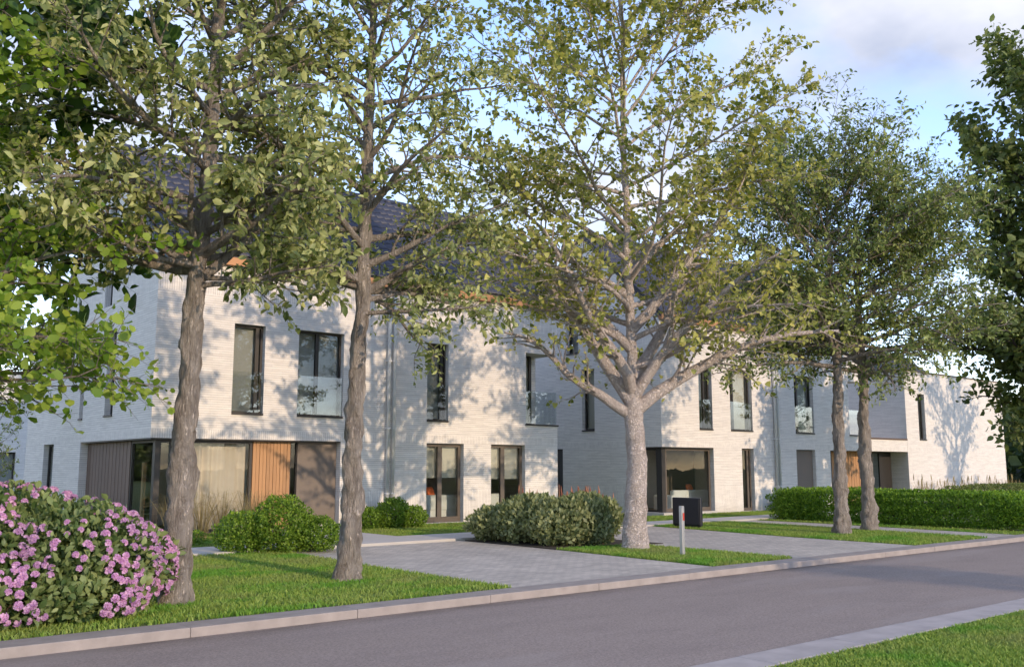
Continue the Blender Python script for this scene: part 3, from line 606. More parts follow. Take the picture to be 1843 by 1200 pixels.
    MB().box(X0 + .32, X1 - .32, Y0 + .32, Y1 - .32, -.02, .02).build('interior_floor', M['floor_in'], h)
    MB().box(X0 + .32, X1 - .32, Y0 + .32, Y1 - .32, 2.42, 2.95).build('interior_ceiling', M['inside'], h)
    p = MB(); p.box(X0 + .32, X1 - .32, 26.6, 26.7, .02, 2.42); p.box(32.2, 32.3, Y0 + .32, 26.6, .02, 2.42); p.build('partition', M['inside'], h)
    MB().box(30.0, 32.1, 26.3, 26.58, .02, 2.42).build('panelling', M['inside_dark'], h)
    return h
house_right()

# ------------------------------------------------------------------ third house and far house
def house_third():
    h = tag(empty('flat_roofed_house'), 'white brick flat-roofed house with one slit window at the far right', 'house')
    X0, X1, Y0, Y1, T = 42.6, 52.93, 22.3, 29.5, .3; zt = 6.15
    mb = MB(); wall(mb, 'x', Y0, T, X0, X1, 0, [(X0, zt), (X1, zt)], [(43.78, 44.44, 2.97, 5.12)]); mb.build('front_wall', M['brick'], h)
    mb = MB(); wall(mb, 'y', X0, T, Y0, Y1, 0, [(Y0, zt), (Y1, zt)], [(25.6, 26.2, ZS, ZW)]); wall(mb, 'y', X1, -T, Y0, Y1, 0, [(Y0, zt), (Y1, zt)], []); wall(mb, 'x', Y1, -T, X0, X1, 0, [(X0, zt), (X1, zt)], []); mb.build('side_wall', M['brick'], h)
    c = MB()
    c.box(X0 - .04, X1 + .04, Y0 - .04, Y0 + .34, zt + .002, zt + .06); c.box(X0 - .04, X0 + .34, Y0 + .34, Y1, zt + .002, zt + .06); c.box(X1 - .34, X1 + .04, Y0 + .34, Y1, zt + .002, zt + .06); c.build('coping', M['coping'], h)
    MB().box(X0 + .3, X1 - .3, Y0 + .3, Y1 - .3, 5.7, 5.85).build('flat_roof', M['roof_edge'], h)
    window(h, 'x', Y0, 1, 43.78, 44.44, 2.97, 5.12, blind='blind_grey'); window(h, 'y', X0, 1, 25.6, 26.2, ZS, ZW, blind='blind_grey')
    pitched_roof(h, 46.0, 52.6, 25.5, 29.4, 6.4, 7.9, 15, indiv=0)
    mb = MB()
    for xx in (46.1, 52.3): wall(mb, 'y', xx, .2, 25.52, 29.38, 5.86, [(25.5, 6.3), (27.45, 7.75), (29.4, 6.3)], [])
    mb.build('attic_wall', M['brick'], h)
    return h
house_third()
def house_far():
    h = tag(empty('far_house'), 'sunlit cream flat-roofed house behind the flowering bush at far left', 'house')
    mb = MB(); wall(mb, 'x', 50, .3, 2, 16, 0, [(2, 6.1), (16, 6.1)], [(8.6, 11.1, .03, ZH), (5.2, 6.4, ZS, ZW)]); wall(mb, 'y', 2, .3, 50, 58, 0, [(50, 6.1), (58, 6.1)], []); wall(mb, 'y', 16, -.3, 50, 58, 0, [(50, 6.1), (58, 6.1)], []); wall(mb, 'x', 58, -.3, 2, 16, 0, [(2, 6.1), (16, 6.1)], []); mb.build('wall', M['brick'], h)
    MB().box(1.95, 16.05, 49.95, 58.05, 6.102, 6.18).build('coping', M['coping'], h)
    window(h, 'x', 50, 1, 8.6, 11.1, .03, ZH, mull=(.5,), fr=.08, sill=False, blind='blind_grey'); window(h, 'x', 50, 1, 5.2, 6.4, ZS, ZW, blind='blind_grey')
    return h
house_far()
an = tag(empty('tv_antenna', (8.6, 32.6, 6.42)), 'thin dark television antenna on the rear flat roof', 'antenna')
MB().tube([(0, 0, 0), (0, 0, .85)], .018, 6).build('mast', M['frame'], an); b = MB()
b.tube([(0, -.32, .78), (0, .32, .84)], .013, 6); b.tube([(-.02, -.3, .55), (-.02, .3, .6)], .010, 6)
for q in (-.26, -.05, .2): b.tube([(-.22, q, .8), (.22, q, .8)], .009, 5)
b.build('boom', M['frame'], an)

# ------------------------------------------------------------------ trees
def rotv(v, axis, ang):
    axis = axis / (np.linalg.norm(axis) + 1e-9); c, s = math.cos(ang), math.sin(ang)
    return v * c + np.cross(axis, v) * s + axis * np.dot(axis, v) * (1 - c)
def path(p, d, L, K, r, curl=0.0, jit=.12, grav=0.0):
    """K point path starting at p heading d; curl > 0 turns up, grav droops towards the end"""
    pts = [p]; d = nrm(d); st = L / (K - 1)
    for i in range(K - 1):
        d = nrm(d + np.array([0, 0, curl - grav * (i / K)]) + r.normal(0, jit, 3)); pts.append(pts[-1] + d * st)
    return np.array(pts)
def tree(name, label, base, seed, H, r0, z1, prof, n_limb, el=(25, 55), leaf='leaf_grey', shape='oval', size=.13, lw=1.0, bark='bark', n_sub=11, n_twig=6, n_leaf=7,
         curl=.05, grav=.08, lean=(0, 0), burl=.06, extra=(), wob=.05, group=None, simple=False, sub_len=.42, twig_len=.34, taper=.9, up_bias=.35, thin=None, fork=None):
    r = np.random.default_rng(seed); root = tag(empty(name, (base[0], base[1], 0)), label, 'tree', group)
    # trunk
    K = max(10, int(H / .07)); zs = np.linspace(-.12, H, K); wx = np.cumsum(r.normal(0, wob * .085, K)); wy = np.cumsum(r.normal(0, wob * .085, K)); lin = np.clip(zs / H, 0, 1); wx -= np.interp(0, zs, wx); wy -= np.interp(0, zs, wy); wx -= wx[-1] * lin; wy -= wy[-1] * lin
    cx = wx + lean[0] * zs / H; cy = wy + lean[1] * zs / H
    rr = r0 * (1 - taper * np.clip(zs / H, 0, 1) ** .85) * (1 + .22 * np.exp(-np.maximum(zs, 0) / .25)); rr = rr * (np.interp(zs, [fork, fork + .9], [1, .62]) if fork else 1); rr = np.maximum(rr, .012)
    n = 28; th = np.arange(n) * 2 * np.pi / n
    ph = r.uniform(0, 6.28, 12); A = np.ones((K, n))
    for i, (kz, kt, am) in enumerate(((2.1, 1, .4), (3.4, 2, .4), (5.5, 3, .35), (9, 2, .34), (14, 3, .34), (22, 4, .30), (17, 7, .16), (33, 6, .17))):
        A += burl * am * 2.0 * np.sin(kz * zs[:, None] + ph[i] + 1.7 * np.sin(.8 * kt * zs[:, None] + ph[i + 2])) * np.cos(kt * th[None] + ph[i + 1] + 1.4 * np.sin(1.1 * zs[:, None] + ph[i + 3]))
    A += burl * .25 * r.normal(0, 1, (K, n)) * .5
    V = np.stack([cx[:, None] + rr[:, None] * A * np.cos(th), cy[:, None] + rr[:, None] * A * np.sin(th), np.repeat(zs[:, None], n, 1)], -1)
    i = np.arange(K * n).reshape(K, n); a = i[:-1]; b = np.roll(a, -1, 1); c = i[1:]; d = np.roll(c, -1, 1)
    np_obj('trunk', V.reshape(-1, 3), np.stack([a, b, d, c], -1).reshape(-1, 4), M[bark], root, True)
    ctr = lambda z: np.array([np.interp(z, zs, cx), np.interp(z, zs, cy), z]); tr = lambda z: float(np.interp(z, zs, rr))
    rad = lambda z: float(np.interp(z, [p[0] for p in prof], [p[1] for p in prof]))
    limbs = []; az = r.uniform(0, 6.28)
    for j in range(n_limb):
        t = (j + r.uniform(.1, .9)) / n_limb; z = z1 + (H * .97 - z1) * t ** 1.05; az += 2.4 + r.normal(0, .35)
        e = R_(np.interp(t, [0, 1], el) + r.normal(0, 7)); L = max(.35, rad(z) * r.uniform(.8, 1.12) / max(.45, math.cos(e)))
        limbs.append((z, az, e, L, None))
    for (z, azd, ed, L, rad_) in extra: limbs.append((z, R_(azd), R_(ed), L, rad_))
    LP, LR, SP, SR, TP, TR = [], [], [], [], [], []
    for (z, az_, e, L, lr) in limbs:
        d = np.array([math.cos(az_) * math.cos(e), math.sin(az_) * math.cos(e), math.sin(e)])
        p = path(ctr(z), d, L, 9, r, curl, .10, grav); LP.append(p)
        q0 = min(tr(z) * .62, .018 + .026 * L) if lr is None else lr; t9 = np.linspace(0, 1, 9); LR.append(q0 * (1 - .86 * t9))
        ns = max(3, int(n_sub * L / 2.2))
        for s in range(ns):
            t = .18 + .80 * (s + r.uniform(0, .9)) / ns; k = min(7, int(t * 8)); f = t * 8 - k; sp = p[k] * (1 - f) + p[k + 1] * f; ld = nrm(p[k + 1] - p[k])
            ax = rotv(np.cross(ld, np.array([0, 0, 1.])), ld, r.uniform(-.9, .9) + (np.pi if s % 2 else 0)); sd = nrm(ld * r.uniform(.5, .9) + nrm(ax) * .85 + np.array([0, 0, up_bias * .4]))
            SL = max(.22, sub_len * L * (1.15 - t) * r.uniform(.7, 1.2) + .12); q = path(sp, sd, SL, 6, r, curl * .8, .13, grav * 1.3); SP.append(q)
            SR.append(np.linspace(min(q0 * .42 * (1.1 - .8 * t), .028), .005, 6))
            nt_ = max(2, int(n_twig * SL / .7))
            for w in range(nt_ + 1):
                if w == nt_: tp, td = q[-1], nrm(q[-1] - q[-2])
                else:
                    t2 = .2 + .8 * (w + r.random()) / nt_; k2 = min(4, int(t2 * 5)); f2 = t2 * 5 - k2; tp = q[k2] * (1 - f2) + q[k2 + 1] * f2; td = nrm(nrm(q[k2 + 1] - q[k2]) * .8 + r.normal(0, .62, 3) + np.array([0, 0, up_bias * .5]))
                TP.append((tp, td))
    V, F = tubes(np.array(LP), np.array(LR), 9); np_obj('branches', V, F, M[bark], root, True)
    V, F = tubes(np.array(SP), np.array(SR), 5)
    T0 = np.array([t[0] for t in TP]); Td = np.array([t[1] for t in TP]); nT = len(T0); Lt = twig_len * r.uniform(.6, 1.3, nT)
    bend = r.normal(0, .18, (nT, 3)) + np.array([0, 0, -.25 * grav / .08]); T1 = T0 + Td * (Lt * .5)[:, None]; T2 = T1 + nrm(Td + bend) * (Lt * .5)[:, None]
    TPn = np.stack([T0, T1, T2], 1); V2, F2 = tubes(TPn, np.tile([.0042, .003, .0016], (nT, 1)), 3)
    tag(np_obj('twigs', np.concatenate([V, V2]), np.concatenate([F, F2 + len(V)]), M[bark], root, True), kind='stuff')
    # leaves along the twigs
    nl = n_leaf; tt = (np.arange(nl) + .6) / nl; tt = np.clip(tt[None] + r.uniform(-.06, .06, (nT, nl)), 0.05, 1)
    P = np.where(tt[..., None] < .5, T0[:, None] + (T1 - T0)[:, None] * (tt * 2)[..., None], T1[:, None] + (T2 - T1)[:, None] * (tt * 2 - 1)[..., None])
    sd = np.where((np.arange(nl) % 2)[None, :, None] == 0, 1., -1.); side = nrm(np.cross(Td, r.normal(0, 1, (nT, 3))))[:, None, :] * sd
    D = nrm(Td[:, None] * .55 + side * .9 + r.normal(0, .35, (nT, nl, 3)) + np.array([0, 0, -.12]))
    Nn = nrm(np.array([.05, -.42, .55]) + r.normal(0, .55, (nT, nl, 3)))
    Ls = size * r.uniform(.45, 1.35, (nT, nl))
    P, D, Nn, Ls = P.reshape(-1, 3), D.reshape(-1, 3), Nn.reshape(-1, 3), Ls.ravel()
    if thin: ok = r.random(len(P)) < np.interp(P[:, 2], [thin[0], thin[1]], [thin[2], 1]); P, D, Nn, Ls = P[ok], D[ok], Nn[ok], Ls[ok]
    V, F = leaves(P, D, Nn, Ls, shape, lw, simple)
    tag(np_obj('crown', V, F, M[leaf], root), kind='stuff')
    return root
ROW = 'trees along the street'
tree('street_tree', 'large grey-barked tree rising behind the pink flowering bush', (4.51, 11.87), 11, 11.5, .185, 4.1, [(3.8, 2.1), (6, 2.7), (9, 2.3), (11.5, .7)], 42, (8, 55), 'leaf_grey', 'oval', .125, .62, 'bark', 11, 6, 6,
     extra=((4.0, -25, 40, 2.6, .075), (3.95, -40, 4, 2.0, .04), (4.05, 10, 8, 2.1, .04), (4.3, 40, 10, 2.2, .05), (4.2, 150, 14, 2.3, .05), (4.2, 190, 5, 2.3, .05), (4.6, -70, 15, 2.1, .05), (4.4, 240, 12, 2.1, .05)), grav=.13, burl=.14, wob=.07, lean=(.30, -.25), group=ROW)
tree('street_tree', 'grey-barked tree on the lawn left of the first driveway', (7.40, 12.66), 12, 12.0, .175, 4.3, [(4, 2.1), (6.5, 2.7), (9.5, 2.3), (12, .7)], 40, (8, 55), 'leaf_grey', 'oval', .118, .62, 'bark', 10, 6, 6,
     extra=((4.3, -38, 38, 2.5, .07), (4.0, -50, 0, 2.2, .04), (4.2, -15, 8, 2.4, .045), (4.3, 20, 2, 2.2, .045), (4.4, 140, 10, 2.3, .05), (4.5, 185, 8, 2.2, .05), (4.4, 90, 0, 2.0, .04)), grav=.15, burl=.14, wob=.07, lean=(.2, -.17), group=ROW)
tree('street_tree', 'pale forked tree with heart-shaped yellow-green leaves on the middle lawn', (14.68, 13.62), 13, 13.0, .25, 3.6, [(3.4, 3.2), (5, 4.2), (9, 4.2), (12, 3.0), (13.0, 1.4)], 36, (14, 58), 'leaf_yellow', 'heart', .105, .95, 'bark_pale', 11, 5, 5,
     extra=((2.7, 150, 26, 3.4, .125), (2.8, -32, 36, 5.4, .155), (2.95, 125, 56, 5.0, .15), (3.05, -70, 50, 4.4, .13), (3.2, 205, 44, 4.2, .13), (3.5, -15, 50, 5.4, .14), (4.1, 150, 46, 4.6, .115), (4.5, -45, 40, 4.8, .12), (5.2, 130, 40, 4.0, .095), (5.6, -25, 42, 4.4, .095)), curl=.02, grav=.02, burl=.045, group=ROW, taper=.86, lean=(-.25, 0), wob=.1, sub_len=.36, thin=(3.2, 8, .28), fork=2.7)
tree('street_tree', 'left of the twin trees on the lawn island', (21.98, 13.38), 14, 9.2, .195, 4.2, [(4, 2.9), (6, 3.6), (8, 2.8), (9.2, 1.2)], 40, (2, 46), 'leaf_mid', 'lance', .115, 1.0, 'bark', 11, 6, 5, grav=.13, burl=.14, wob=.09, group=ROW)
tree('street_tree', 'right of the twin trees on the lawn island', (23.72, 13.6), 15, 8.8, .215, 4.0, [(4, 3.1), (6, 4.0), (7.6, 3.0), (8.8, 1.2)], 42, (2, 46), 'leaf_mid', 'lance', .118, 1.0, 'bark', 11, 6, 5, grav=.13, burl=.14, wob=.09, group=ROW)
tree('large_leaved_tree', 'dark large-leaved tree at the right edge above the hedge', (35.4, 12.1), 16, 15.0, .34, 3.0, [(3, 3.6), (5.5, 4.4), (10, 3.7), (13.5, 2.5), (15.0, .8)], 38, (2, 55), 'leaf_dark', 'oval', .26, .75, 'bark_dark', 9, 6, 5,
     extra=((3.3, 178, 22, 4.6, .16), (3.6, 205, 14, 4.6, .13), (4.2, 160, 16, 4.8, .13), (3.1, 190, 2, 4.4, .10)), grav=.06, sub_len=.4, twig_len=.6, group=ROW)
tree('round_leaved_tree', 'bright green round-leaved tree leaning in from the left edge', (1.25, 12.35), 17, 5.5, .12, 2.4, [(2.2, 2.2), (3.5, 3.0), (4.8, 2.6), (5.5, .9)], 28, (-4, 35), 'leaf_bright', 'round', .108, .9, 'bark', 10, 6, 6, grav=.10, sub_len=.36, group=ROW, extra=((2.5, -40, 0, 3.0, .035), (2.7, -12, -4, 3.0, .035), (3.0, -62, 0, 2.8, .035), (3.3, -30, 8, 3.0, .04)), thin=(2, 4.5, .55))
tree('magnolia_tree', 'dark glossy-leaved tree behind the bright leaves at upper left', (1.9, 14.2), 18, 9.5, .14, 4.4, [(4.3, 2.2), (6, 3.0), (8, 2.4), (9.5, .8)], 20, (0, 50), 'leaf_magnolia', 'oval', .27, .85, 'bark_dark', 7, 5, 5, twig_len=.45, group=ROW)
tree('street_tree', 'tree beyond the right edge shading the flat-roofed house', (47.6, 12.2), 19, 9.5, .22, 2.6, [(2.4, 2.2), (5, 3.2), (8, 2.2), (9.5, .6)], 20, (25, 58), 'leaf_mid', 'oval', .17, 1.0, 'bark', 8, 5, 4, group=ROW, simple=True)
tree('small_tree', 'small fine-leaved tree beside the far cream house', (6.1, 30.2), 21, 4.7, .05, 1.0, [(1, .5), (2.5, .95), (4, .6), (4.7, .2)], 26, (20, 60), 'leaf_mid', 'lance', .10, 1.0, 'bark', 8, 5, 6, simple=True)
tree('road_shade_tree', 'unseen round-headed tree added on the near lawn to shade the road', (15.6, -2.2), 22, 2.75, .05, 1.9, [(1.8, .9), (2.3, 1.3), (2.75, .6)], 26, (0, 30), 'leaf_mid', 'oval', .10, 1.0, 'bark', 10, 6, 8, simple=True)  # out of view; added so its low crown casts a patch on the road

# ------------------------------------------------------------------ shrubs, hedges, grasses
def shrub(name, label, lobes, n, size, mat, shape='oval', cat='shrub', seed=1, group=None, power=2.0, thick=.35, lw=1.0, stems=10, updir=.5, simple=True):
    r = np.random.default_rng(seed); c0 = np.mean([l[0] for l in lobes], 0); root = tag(empty(name, (c0[0], c0[1], 0)), label, cat, group)
    PP, NN = [], []; areas = np.array([l[1][0] * l[1][1] + l[1][0] * l[1][2] + l[1][1] * l[1][2] for l in lobes]); ns = (n * areas / areas.sum()).astype(int)
    for (c, rd), m in zip(lobes, ns):
        d = nrm(r.normal(0, 1, (m, 3))); s = (np.abs(d) ** power).sum(1, keepdims=True) ** (-1 / power); d2 = d * s
        lump = 1 + .10 * np.sin(d[:, 0:1] * 7 + seed) * np.sin(d[:, 1:2] * 6 + 1.7 * seed) + .06 * np.sin(d[:, 2:3] * 13 + d[:, 0:1] * 11)
        k = (1 - thick * r.random((m, 1)) ** 1.6) * lump; p = np.array(c) + d2 * k * np.array(rd); PP.append(p); NN.append(nrm(d / np.array(rd)))
    P = np.concatenate(PP) - np.array([c0[0], c0[1], 0]); Nn = np.concatenate(NN); ok = P[:, 2] > .02; P, Nn = P[ok], Nn[ok]; m = len(P)
    D = nrm(Nn * .55 + r.normal(0, .6, (m, 3)) + np.array([0, 0, updir])); N2 = nrm(Nn * .8 + r.normal(0, .5, (m, 3)) + np.array([0, 0, .25]))
    V, F = leaves(P, D, N2, size * r.uniform(.6, 1.3, m), shape, lw, simple)
    tag(np_obj('foliage', V, F, M[mat], root), kind='stuff')
    st = MB()
    for i in range(stems):
        c, rd = lobes[i % len(lobes)]; a = r.uniform(0, 6.28); b = np.array(c) - np.array([c0[0], c0[1], 0]); e = b + np.array([math.cos(a) * rd[0], math.sin(a) * rd[1], rd[2] * .5]) * .6
        st.tube([(b[0] * .8, b[1] * .8, -.03), tuple((b * np.array([.9, .9, .5]) + e) / 2), tuple(e)], [.02, .014, .006], 5, False)
    tag(st.build('stems', M['stem'], root), kind='stuff')
    return root
def E(x, y, z, a, b, c): return ((x, y, z), (a, b, c))
# pink flowering bush in the left foreground
rl = [E(2.3, 11.15, .36, 1.0, .5, .40), E(3.3, 11.1, .32, .62, .42, .36), E(2.15, 11.75, .62, 1.05, .85, .66), E(3.25, 11.45, .60, .85, .72, .66), E(2.6, 12.2, .75, 1.2, .8, .68), E(3.85, 11.75, .5, .58, .5, .5), E(1.3, 11.6, .6, 1.0, .9, .62)]
rh = shrub('rhododendron', 'flowering bush covered in pink blossoms in the left foreground', rl, 21000, .10, 'leaf_rhodo', 'lance', 'shrub', 4, lw=1.15, simple=False, thick=.45, stems=22)
def truss():
    r = np.random.default_rng(2); P, D, Nn, L = [], [], [], []
    for i in range(8):
        a = i * 2.4; el = .25 + .75 * i / 8; c = np.array([math.cos(a) * math.cos(el * 1.4), math.sin(a) * math.cos(el * 1.4), math.sin(el * 1.4)])
        t1 = nrm(np.cross(c, [.3, .2, 1.])); t2 = np.cross(c, t1)
        for k in range(5):
            b = k * 1.2566 + i; u = t1 * math.cos(b) + t2 * math.sin(b); P.append(c * .042); D.append(u * .9 + c * .55); Nn.append(c * .9 - u * .5); L.append(.042)
    P, D, Nn, L = map(np.array, (P, D, Nn, L)); D = nrm(D); S = nrm(np.cross(D, Nn)); U = np.cross(S, D); t = np.array([[0, 0, 0], [.42, .5, .05], [.30, .98, -.06], [-.30, .98, -.06], [-.42, .5, .05]])
    V = P[:, None] + L[:, None, None] * (S[:, None] * t[None, :, :1] + D[:, None] * t[None, :, 1:2] + U[:, None] * t[None, :, 2:]); F = np.array([[0, 1, 2], [0, 2, 3], [0, 3, 4]])[None] + (np.arange(len(P)) * 5)[:, None, None]
    return V.reshape(-1, 3), F.reshape(-1, 3)
tv, tf = truss(); tm = np_mesh('blossom', tv, tf, M['petal'])
r = np.random.default_rng(8); tries = 0; got = []
off = np.array(rh.location)
while len(got) < 470 and tries < 30000:
    tries += 1; c, rd = rl[r.integers(len(rl))]; d = nrm(r.normal(0, 1, 3))
    if d[2] < -.6 or (d @ np.array([-.55, -.83, .0])) < -.25: continue
    p = np.array(c) + d * np.array(rd) * 1.03
    if p[2] < .10 or p[0] < .9: continue
    if any((((p - np.array(c2)) / np.array(r2)) ** 2).sum() < .9 for c2, r2 in rl if c2 != c): continue
    if math.sin(p[0] * 3.3 + 1) + math.sin(p[2] * 6 + p[1] * 2) < -1.1: continue
    if any(((p - g_[0]) ** 2).sum() < .0030 for g_ in got): continue
    got.append((p, d))
got.sort(key=lambda q: q[0][0] ** 2 + q[0][1] ** 2); RV, RF = [], []
for i, (p, d) in enumerate(got):
    dd = Vector(d) + Vector((r.normal(0, .3), r.normal(0, .3), .35)); m4 = dd.to_track_quat('Z', 'Y').to_matrix().to_4x4() @ Matrix.Rotation(r.uniform(0, 6.28), 4, 'Z') @ Matrix.Scale(float(r.uniform(.48, .8)), 4); m4.translation = Vector(p - off)
    if i < 300: o = bpy.data.objects.new('blossom', tm); o.matrix_world = m4; link(o, rh)
    else: mm = np.array(m4); RV.append(tv @ mm[:3, :3].T + mm[:3, 3]); RF.append(tf + len(tv) * len(RF))
if RV: tag(np_obj('blossoms', np.concatenate(RV), np.concatenate(RF), M['petal'], rh), kind='stuff')
shrub('boxwood_shrub', 'three-lobed bright green boxwood in front of the wooden cladding', [E(8.75, 17.55, .52, .62, .55, .56), E(8.12, 17.95, .36, .55, .5, .42), E(9.42, 17.35, .32, .48, .45, .36)], 19000, .056, 'leaf_box', seed=5)
shrub('boxwood_shrub', 'rounded boxwood against the wall under the zinc downpipes', [E(14.6, 22.55, .38, .5, .45, .42), E(13.9, 22.7, .26, .42, .4, .30), E(15.15, 22.45, .28, .42, .4, .30)], 12000, .062, 'leaf_box', seed=6)
shrub('low_box_hedge', 'low clipped green edging behind the grey trunk beside the walkway', [E(7.2, 20.3, .14, 1.1, .3, .17)], 3500, .05, 'leaf_box', seed=7, power=6, cat='hedge')
for i, (x, y, a, b, c, lab) in enumerate(((13.95, 17.15, .75, .6, .74, 'grey-green shrub at the left end of the planted bed'), (14.05, 16.2, .75, .7, .98, 'tall grey-green shrub second from the left in the bed'), (14.1, 15.25, .75, .65, .95, 'grey-green shrub in the middle front of the bed'), (14.75, 15.0, .7, .6, .92, 'grey-green shrub just left of the pale trunk'), (15.3, 15.9, .75, .7, 1.0, 'grey-green shrub behind the pale trunk'), (15.0, 17.3, .8, .6, .92, 'grey-green shrub at the back of the planted bed'))):
    shrub('sage_shrub', lab, [E(x, y, c * .48, a, b, c * .55), E(x + .25, y - .15, c * .6, a * .6, b * .6, c * .42)], 5600, .11, 'leaf_sage', 'lance', 'shrub', 30 + i, 'grey-green shrubs in the planted bed', lw=1.0, thick=.6, updir=.9)
shrub('clipped_hedge', 'long clipped green hedge running back beside the footpath', [E(27.15, 14.6, .46, .62, 4.0, .50)], 60000, .07, 'leaf_hedge', 'oval', 'hedge', 9, power=7, thick=.3, stems=24)
shrub('clipped_hedge', 'rounded bush at the inner end of the long hedge', [E(27.1, 18.0, .45, .58, .62, .50)], 10000, .068, 'leaf_hedge', 'oval', 'hedge', 10, power=2.6)
shrub('boxwood_shrub', 'small round boxwood at the foot of the right house downpipe', [E(31.9, 21.7, .27, .62, .42, .32), E(33.1, 21.6, .24, .6, .4, .28)], 6000, .06, 'leaf_box', seed=12)
shrub('low_hedge', 'dark low bushes behind the flowering bush at the left edge', [E(6.4, 28.0, .5, .8, .6, .55), E(5.4, 27.4, .45, .8, .6, .5)], 5000, .08, 'leaf_dark', seed=13)
shrub('dark_hedge', 'dark hedge behind the dry grasses at far right', [E(48.5, 20.6, .4, 6.0, .5, .42)], 14000, .09, 'leaf_dark', seed=14, power=5, cat='hedge')
def tuft(name, label, loc, h, nb, spread, mat, seed, plume=None, group=None, w=.006):
    r = np.random.default_rng(seed); root = tag(empty(name, loc), label, 'ornamental grass', group, 'thing')
    a = r.uniform(0, 6.28, nb); b = np.column_stack([np.cos(a), np.sin(a), np.zeros(nb)]) * (.12 * r.random(nb))[:, None]; out = np.column_stack([np.cos(a), np.sin(a), np.zeros(nb)]); s = r.random(nb)
    hh = h * r.uniform(.55, 1.1, nb); P = np.stack([b, b + out * (spread * .25 * s)[:, None] + np.array([0, 0, 1]) * (hh * .5)[:, None], b + out * (spread * .65 * s)[:, None] + np.array([0, 0, 1]) * (hh * .88)[:, None], b + out * (spread * 1.1 * s)[:, None] + np.array([0, 0, 1]) * (hh * (1 - .25 * s))[:, None]], 1)
    V, F = tubes(P, np.tile([w, w * .9, w * .6, w * .2], (nb, 1)), 3); tag(np_obj('blades', V, F, M[mat], root), kind='stuff')
    if plume:
        k = max(4, nb // 9); ii = r.choice(nb, k, replace=False); p0 = P[ii, 2]; p1 = P[ii, 2] + np.column_stack([r.normal(0, .03, (k, 2)), np.full(k, .32)])
        t = np.linspace(0, 1, 5); PP = p0[:, None] * (1 - t)[None, :, None] + p1[:, None] * t[None, :, None]; V, F = tubes(PP, np.tile([.005, .018, .022, .014, .002], (k, 1)), 5); tag(np_obj('plumes', V, F, M[plume], root), kind='stuff')
    return root
for i, (x, y) in enumerate(((16.9, 17.4), (17.3, 18.5), (17.9, 19.2), (18.6, 19.3), (18.1, 18.2), (19.1, 18.9), (16.2, 18.6), (19.5, 19.8), (17.0, 19.7), (18.9, 20.2))):
    tuft('fountain_grass', 'feathery grass with pink plumes behind the grey-green shrubs', (x, y, 0), .95, 70, .35, 'leaf_sage', 50 + i, 'plume', 'pink plumed grasses')
ORD = ['leftmost', 'second from left', 'third from left', 'fourth from left', 'fifth from left', 'fifth from right', 'fourth from right', 'third from right', 'second from right', 'rightmost']
for i, (x, y) in enumerate(((8.4, 22.3), (8.9, 21.9), (9.5, 22.2), (10.0, 21.8), (10.5, 22.3))):
    tuft('dry_grass', (ORD[:4] + ['rightmost'])[i] + ' of the arching dry grasses in front of the beige curtain', (x, y, 0), 1.15, 90, .75, 'dry_grass', 70 + i, None, 'dry grasses by the curtained corner', .005)
for i, x in enumerate((42.4, 43.6, 44.7, 45.9, 47.0, 48.2, 49.3, 50.5, 51.6, 52.6)):
    tuft('dry_grass', ORD[i] + ' dry brown grass along the foot of the flat-roofed house', (x, 21.7 + .2 * (i % 2), 0), 1.1, 46, .55, 'dry_grass', 90 + i, 'dry_grass', 'dry grasses below the flat-roofed house', .006)
# far wood on the horizon
r = np.random.default_rng(77); lob = []
for i in range(70):
    a = R_(-12 + 120 * i / 69 + r.normal(0, .6)); dist = r.uniform(120, 175); hgt = r.uniform(6, 11)
    lob.append((np.array([math.cos(a) * dist, math.sin(a) * dist, hgt * .45]), np.array([r.uniform(5, 9), r.uniform(5, 9), hgt * .6])))
PP, NN = [], []
for c, rd in lob:
    d = nrm(r.normal(0, 1, (1100, 3))); l = 1 + .16 * np.sin(d[:, :1] * 5 + c[0]) * np.sin(d[:, 1:2] * 6) + .08 * np.sin(d[:, 2:] * 14); PP.append(c + d * rd * l * (1 - .2 * r.random((1100, 1)))); NN.append(d)
P = np.concatenate(PP); Nn = np.concatenate(NN); V, F = leaves(P, nrm(Nn + r.normal(0, .8, P.shape)), Nn + r.normal(0, .4, P.shape), r.uniform(.8, 1.9, len(P)), 'oval', 1.3, True)
tag(np_obj('far_wood', V, F, M['leaf_far']), 'distant band of green trees on the horizon', 'wood', None, 'stuff')

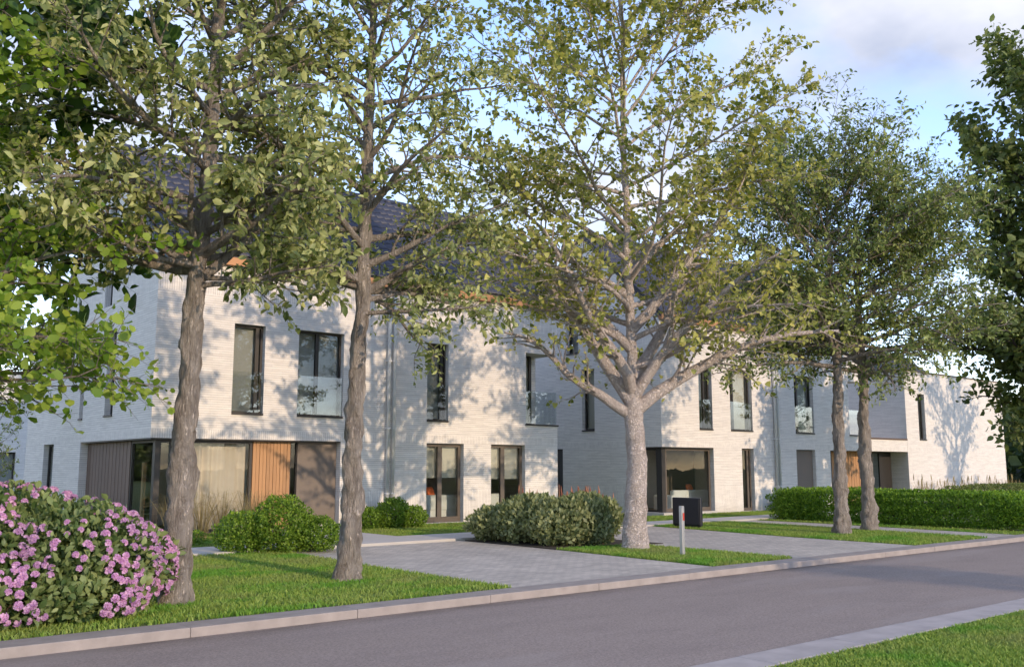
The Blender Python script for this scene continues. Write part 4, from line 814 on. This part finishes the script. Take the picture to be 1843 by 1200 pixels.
# ------------------------------------------------------------------ street furniture and things indoors
cb = tag(empty('utility_cabinet', (21.0, 17.5, 0)), 'black flat-faced cabinet standing on the lawn edge behind the grey post', 'cabinet')
MB().box(-.05, .05, -.50, .50, .06, .82).build('body', M['black'], cb, bevel=.02); MB().box(-.04, .04, -.45, .45, -.03, .06).build('plinth', M['frame'], cb)
MB().box(-.066, -.052, -.46, .46, .09, .79).build('door', M['black'], cb, bevel=.006)
po = tag(empty('marker_post', (14.23, 12.0, 0)), 'short square grey metal post with a red reflector on the lawn', 'post')
MB().box(-.037, .037, -.037, .037, -.05, .915).build('shaft', M['galv'], po, bevel=.006); MB().box(-.034, .034, -.034, .034, .916, .93).build('cap', M['galv'], po); MB().box(-.015, .025, -.043, -.0375, .66, .80).build('reflector', M['red'], po)
def sofa(label, x, y, w, dpt, rz=0):
    s = tag(empty('sofa', (x, y, .02)), label, 'sofa'); s.rotation_euler[2] = rz
    MB().box(-w / 2, w / 2, -dpt / 2, dpt / 2, .06, .42).build('seat', M['white_fabric'], s, bevel=.05); MB().box(-w / 2, w / 2, dpt / 2 - .22, dpt / 2 + .02, .30, .80).build('backrest', M['white_fabric'], s, bevel=.07)
    for sg_ in (-1, 1): MB().box(sg_ * (w / 2 + .02) - .11, sg_ * (w / 2 + .02) + .11, -dpt / 2 - .02, dpt / 2 + .03, .05, .62).build('armrest', M['white_fabric'], s, bevel=.06)
    for sx in (-1, 1):
        for sy in (-1, 1): MB().box(sx * w * .42 - .025, sx * w * .42 + .025, sy * dpt * .4 - .025, sy * dpt * .4 + .025, 0, .07).build('leg', M['frame'], s)
    return s
def cushion(label, loc, rot, sz=.42):
    n = 9; u = np.linspace(-1, 1, n); V = []; F = []
    for sg_ in (1, -1):
        for a in u:
            for b_ in u: V.append((a * sz / 2, b_ * sz / 2, sg_ * .085 * ((1 - a ** 4) * (1 - b_ ** 4)) ** .6))
    for s_ in (0, n * n):
        for i in range(n - 1):
            for j in range(n - 1): q = s_ + i * n + j; F.append((q, q + 1, q + n + 1, q + n))
    o = np_obj('cushion', np.array(V), np.array(F), M['orange_fabric'], None, True); o.location = loc; o.rotation_euler = rot; return tag(o, label, 'cushion')
sofa('white sofa seen through the left glazed door of the left house', 17.35, 24.6, 1.5, .85, math.pi)
cushion('rust orange cushion on the sofa behind the left glazed door', (17.1, 24.42, .86), (1.2, 0, .3))
sofa('white armchair seen through the right glazed door of the left house', 19.5, 24.7, .8, .8, math.pi)
sofa('long white sofa behind the glazed corner of the right house', 28.4, 23.9, 2.0, .9, math.pi)
cushion('bright orange cushion on the sofa in the glazed corner', (28.5, 23.62, .86), (1.25, 0, .2), .36)
lp = tag(empty('table_lamp', (27.3, 25.2, .02)), 'white-shaded lamp beside the sofa in the glazed corner', 'lamp')
MB().tube([(0, 0, 0), (0, 0, .03)], .14, 14).build('base', M['frame'], lp); MB().tube([(0, 0, .03), (0, 0, .75)], .015, 8).build('stem', M['frame'], lp); MB().tube([(0, 0, .72), (0, 0, 1.08)], [.2, .17], 18).build('lamp_shade', M['lamp_shade'], lp, True)
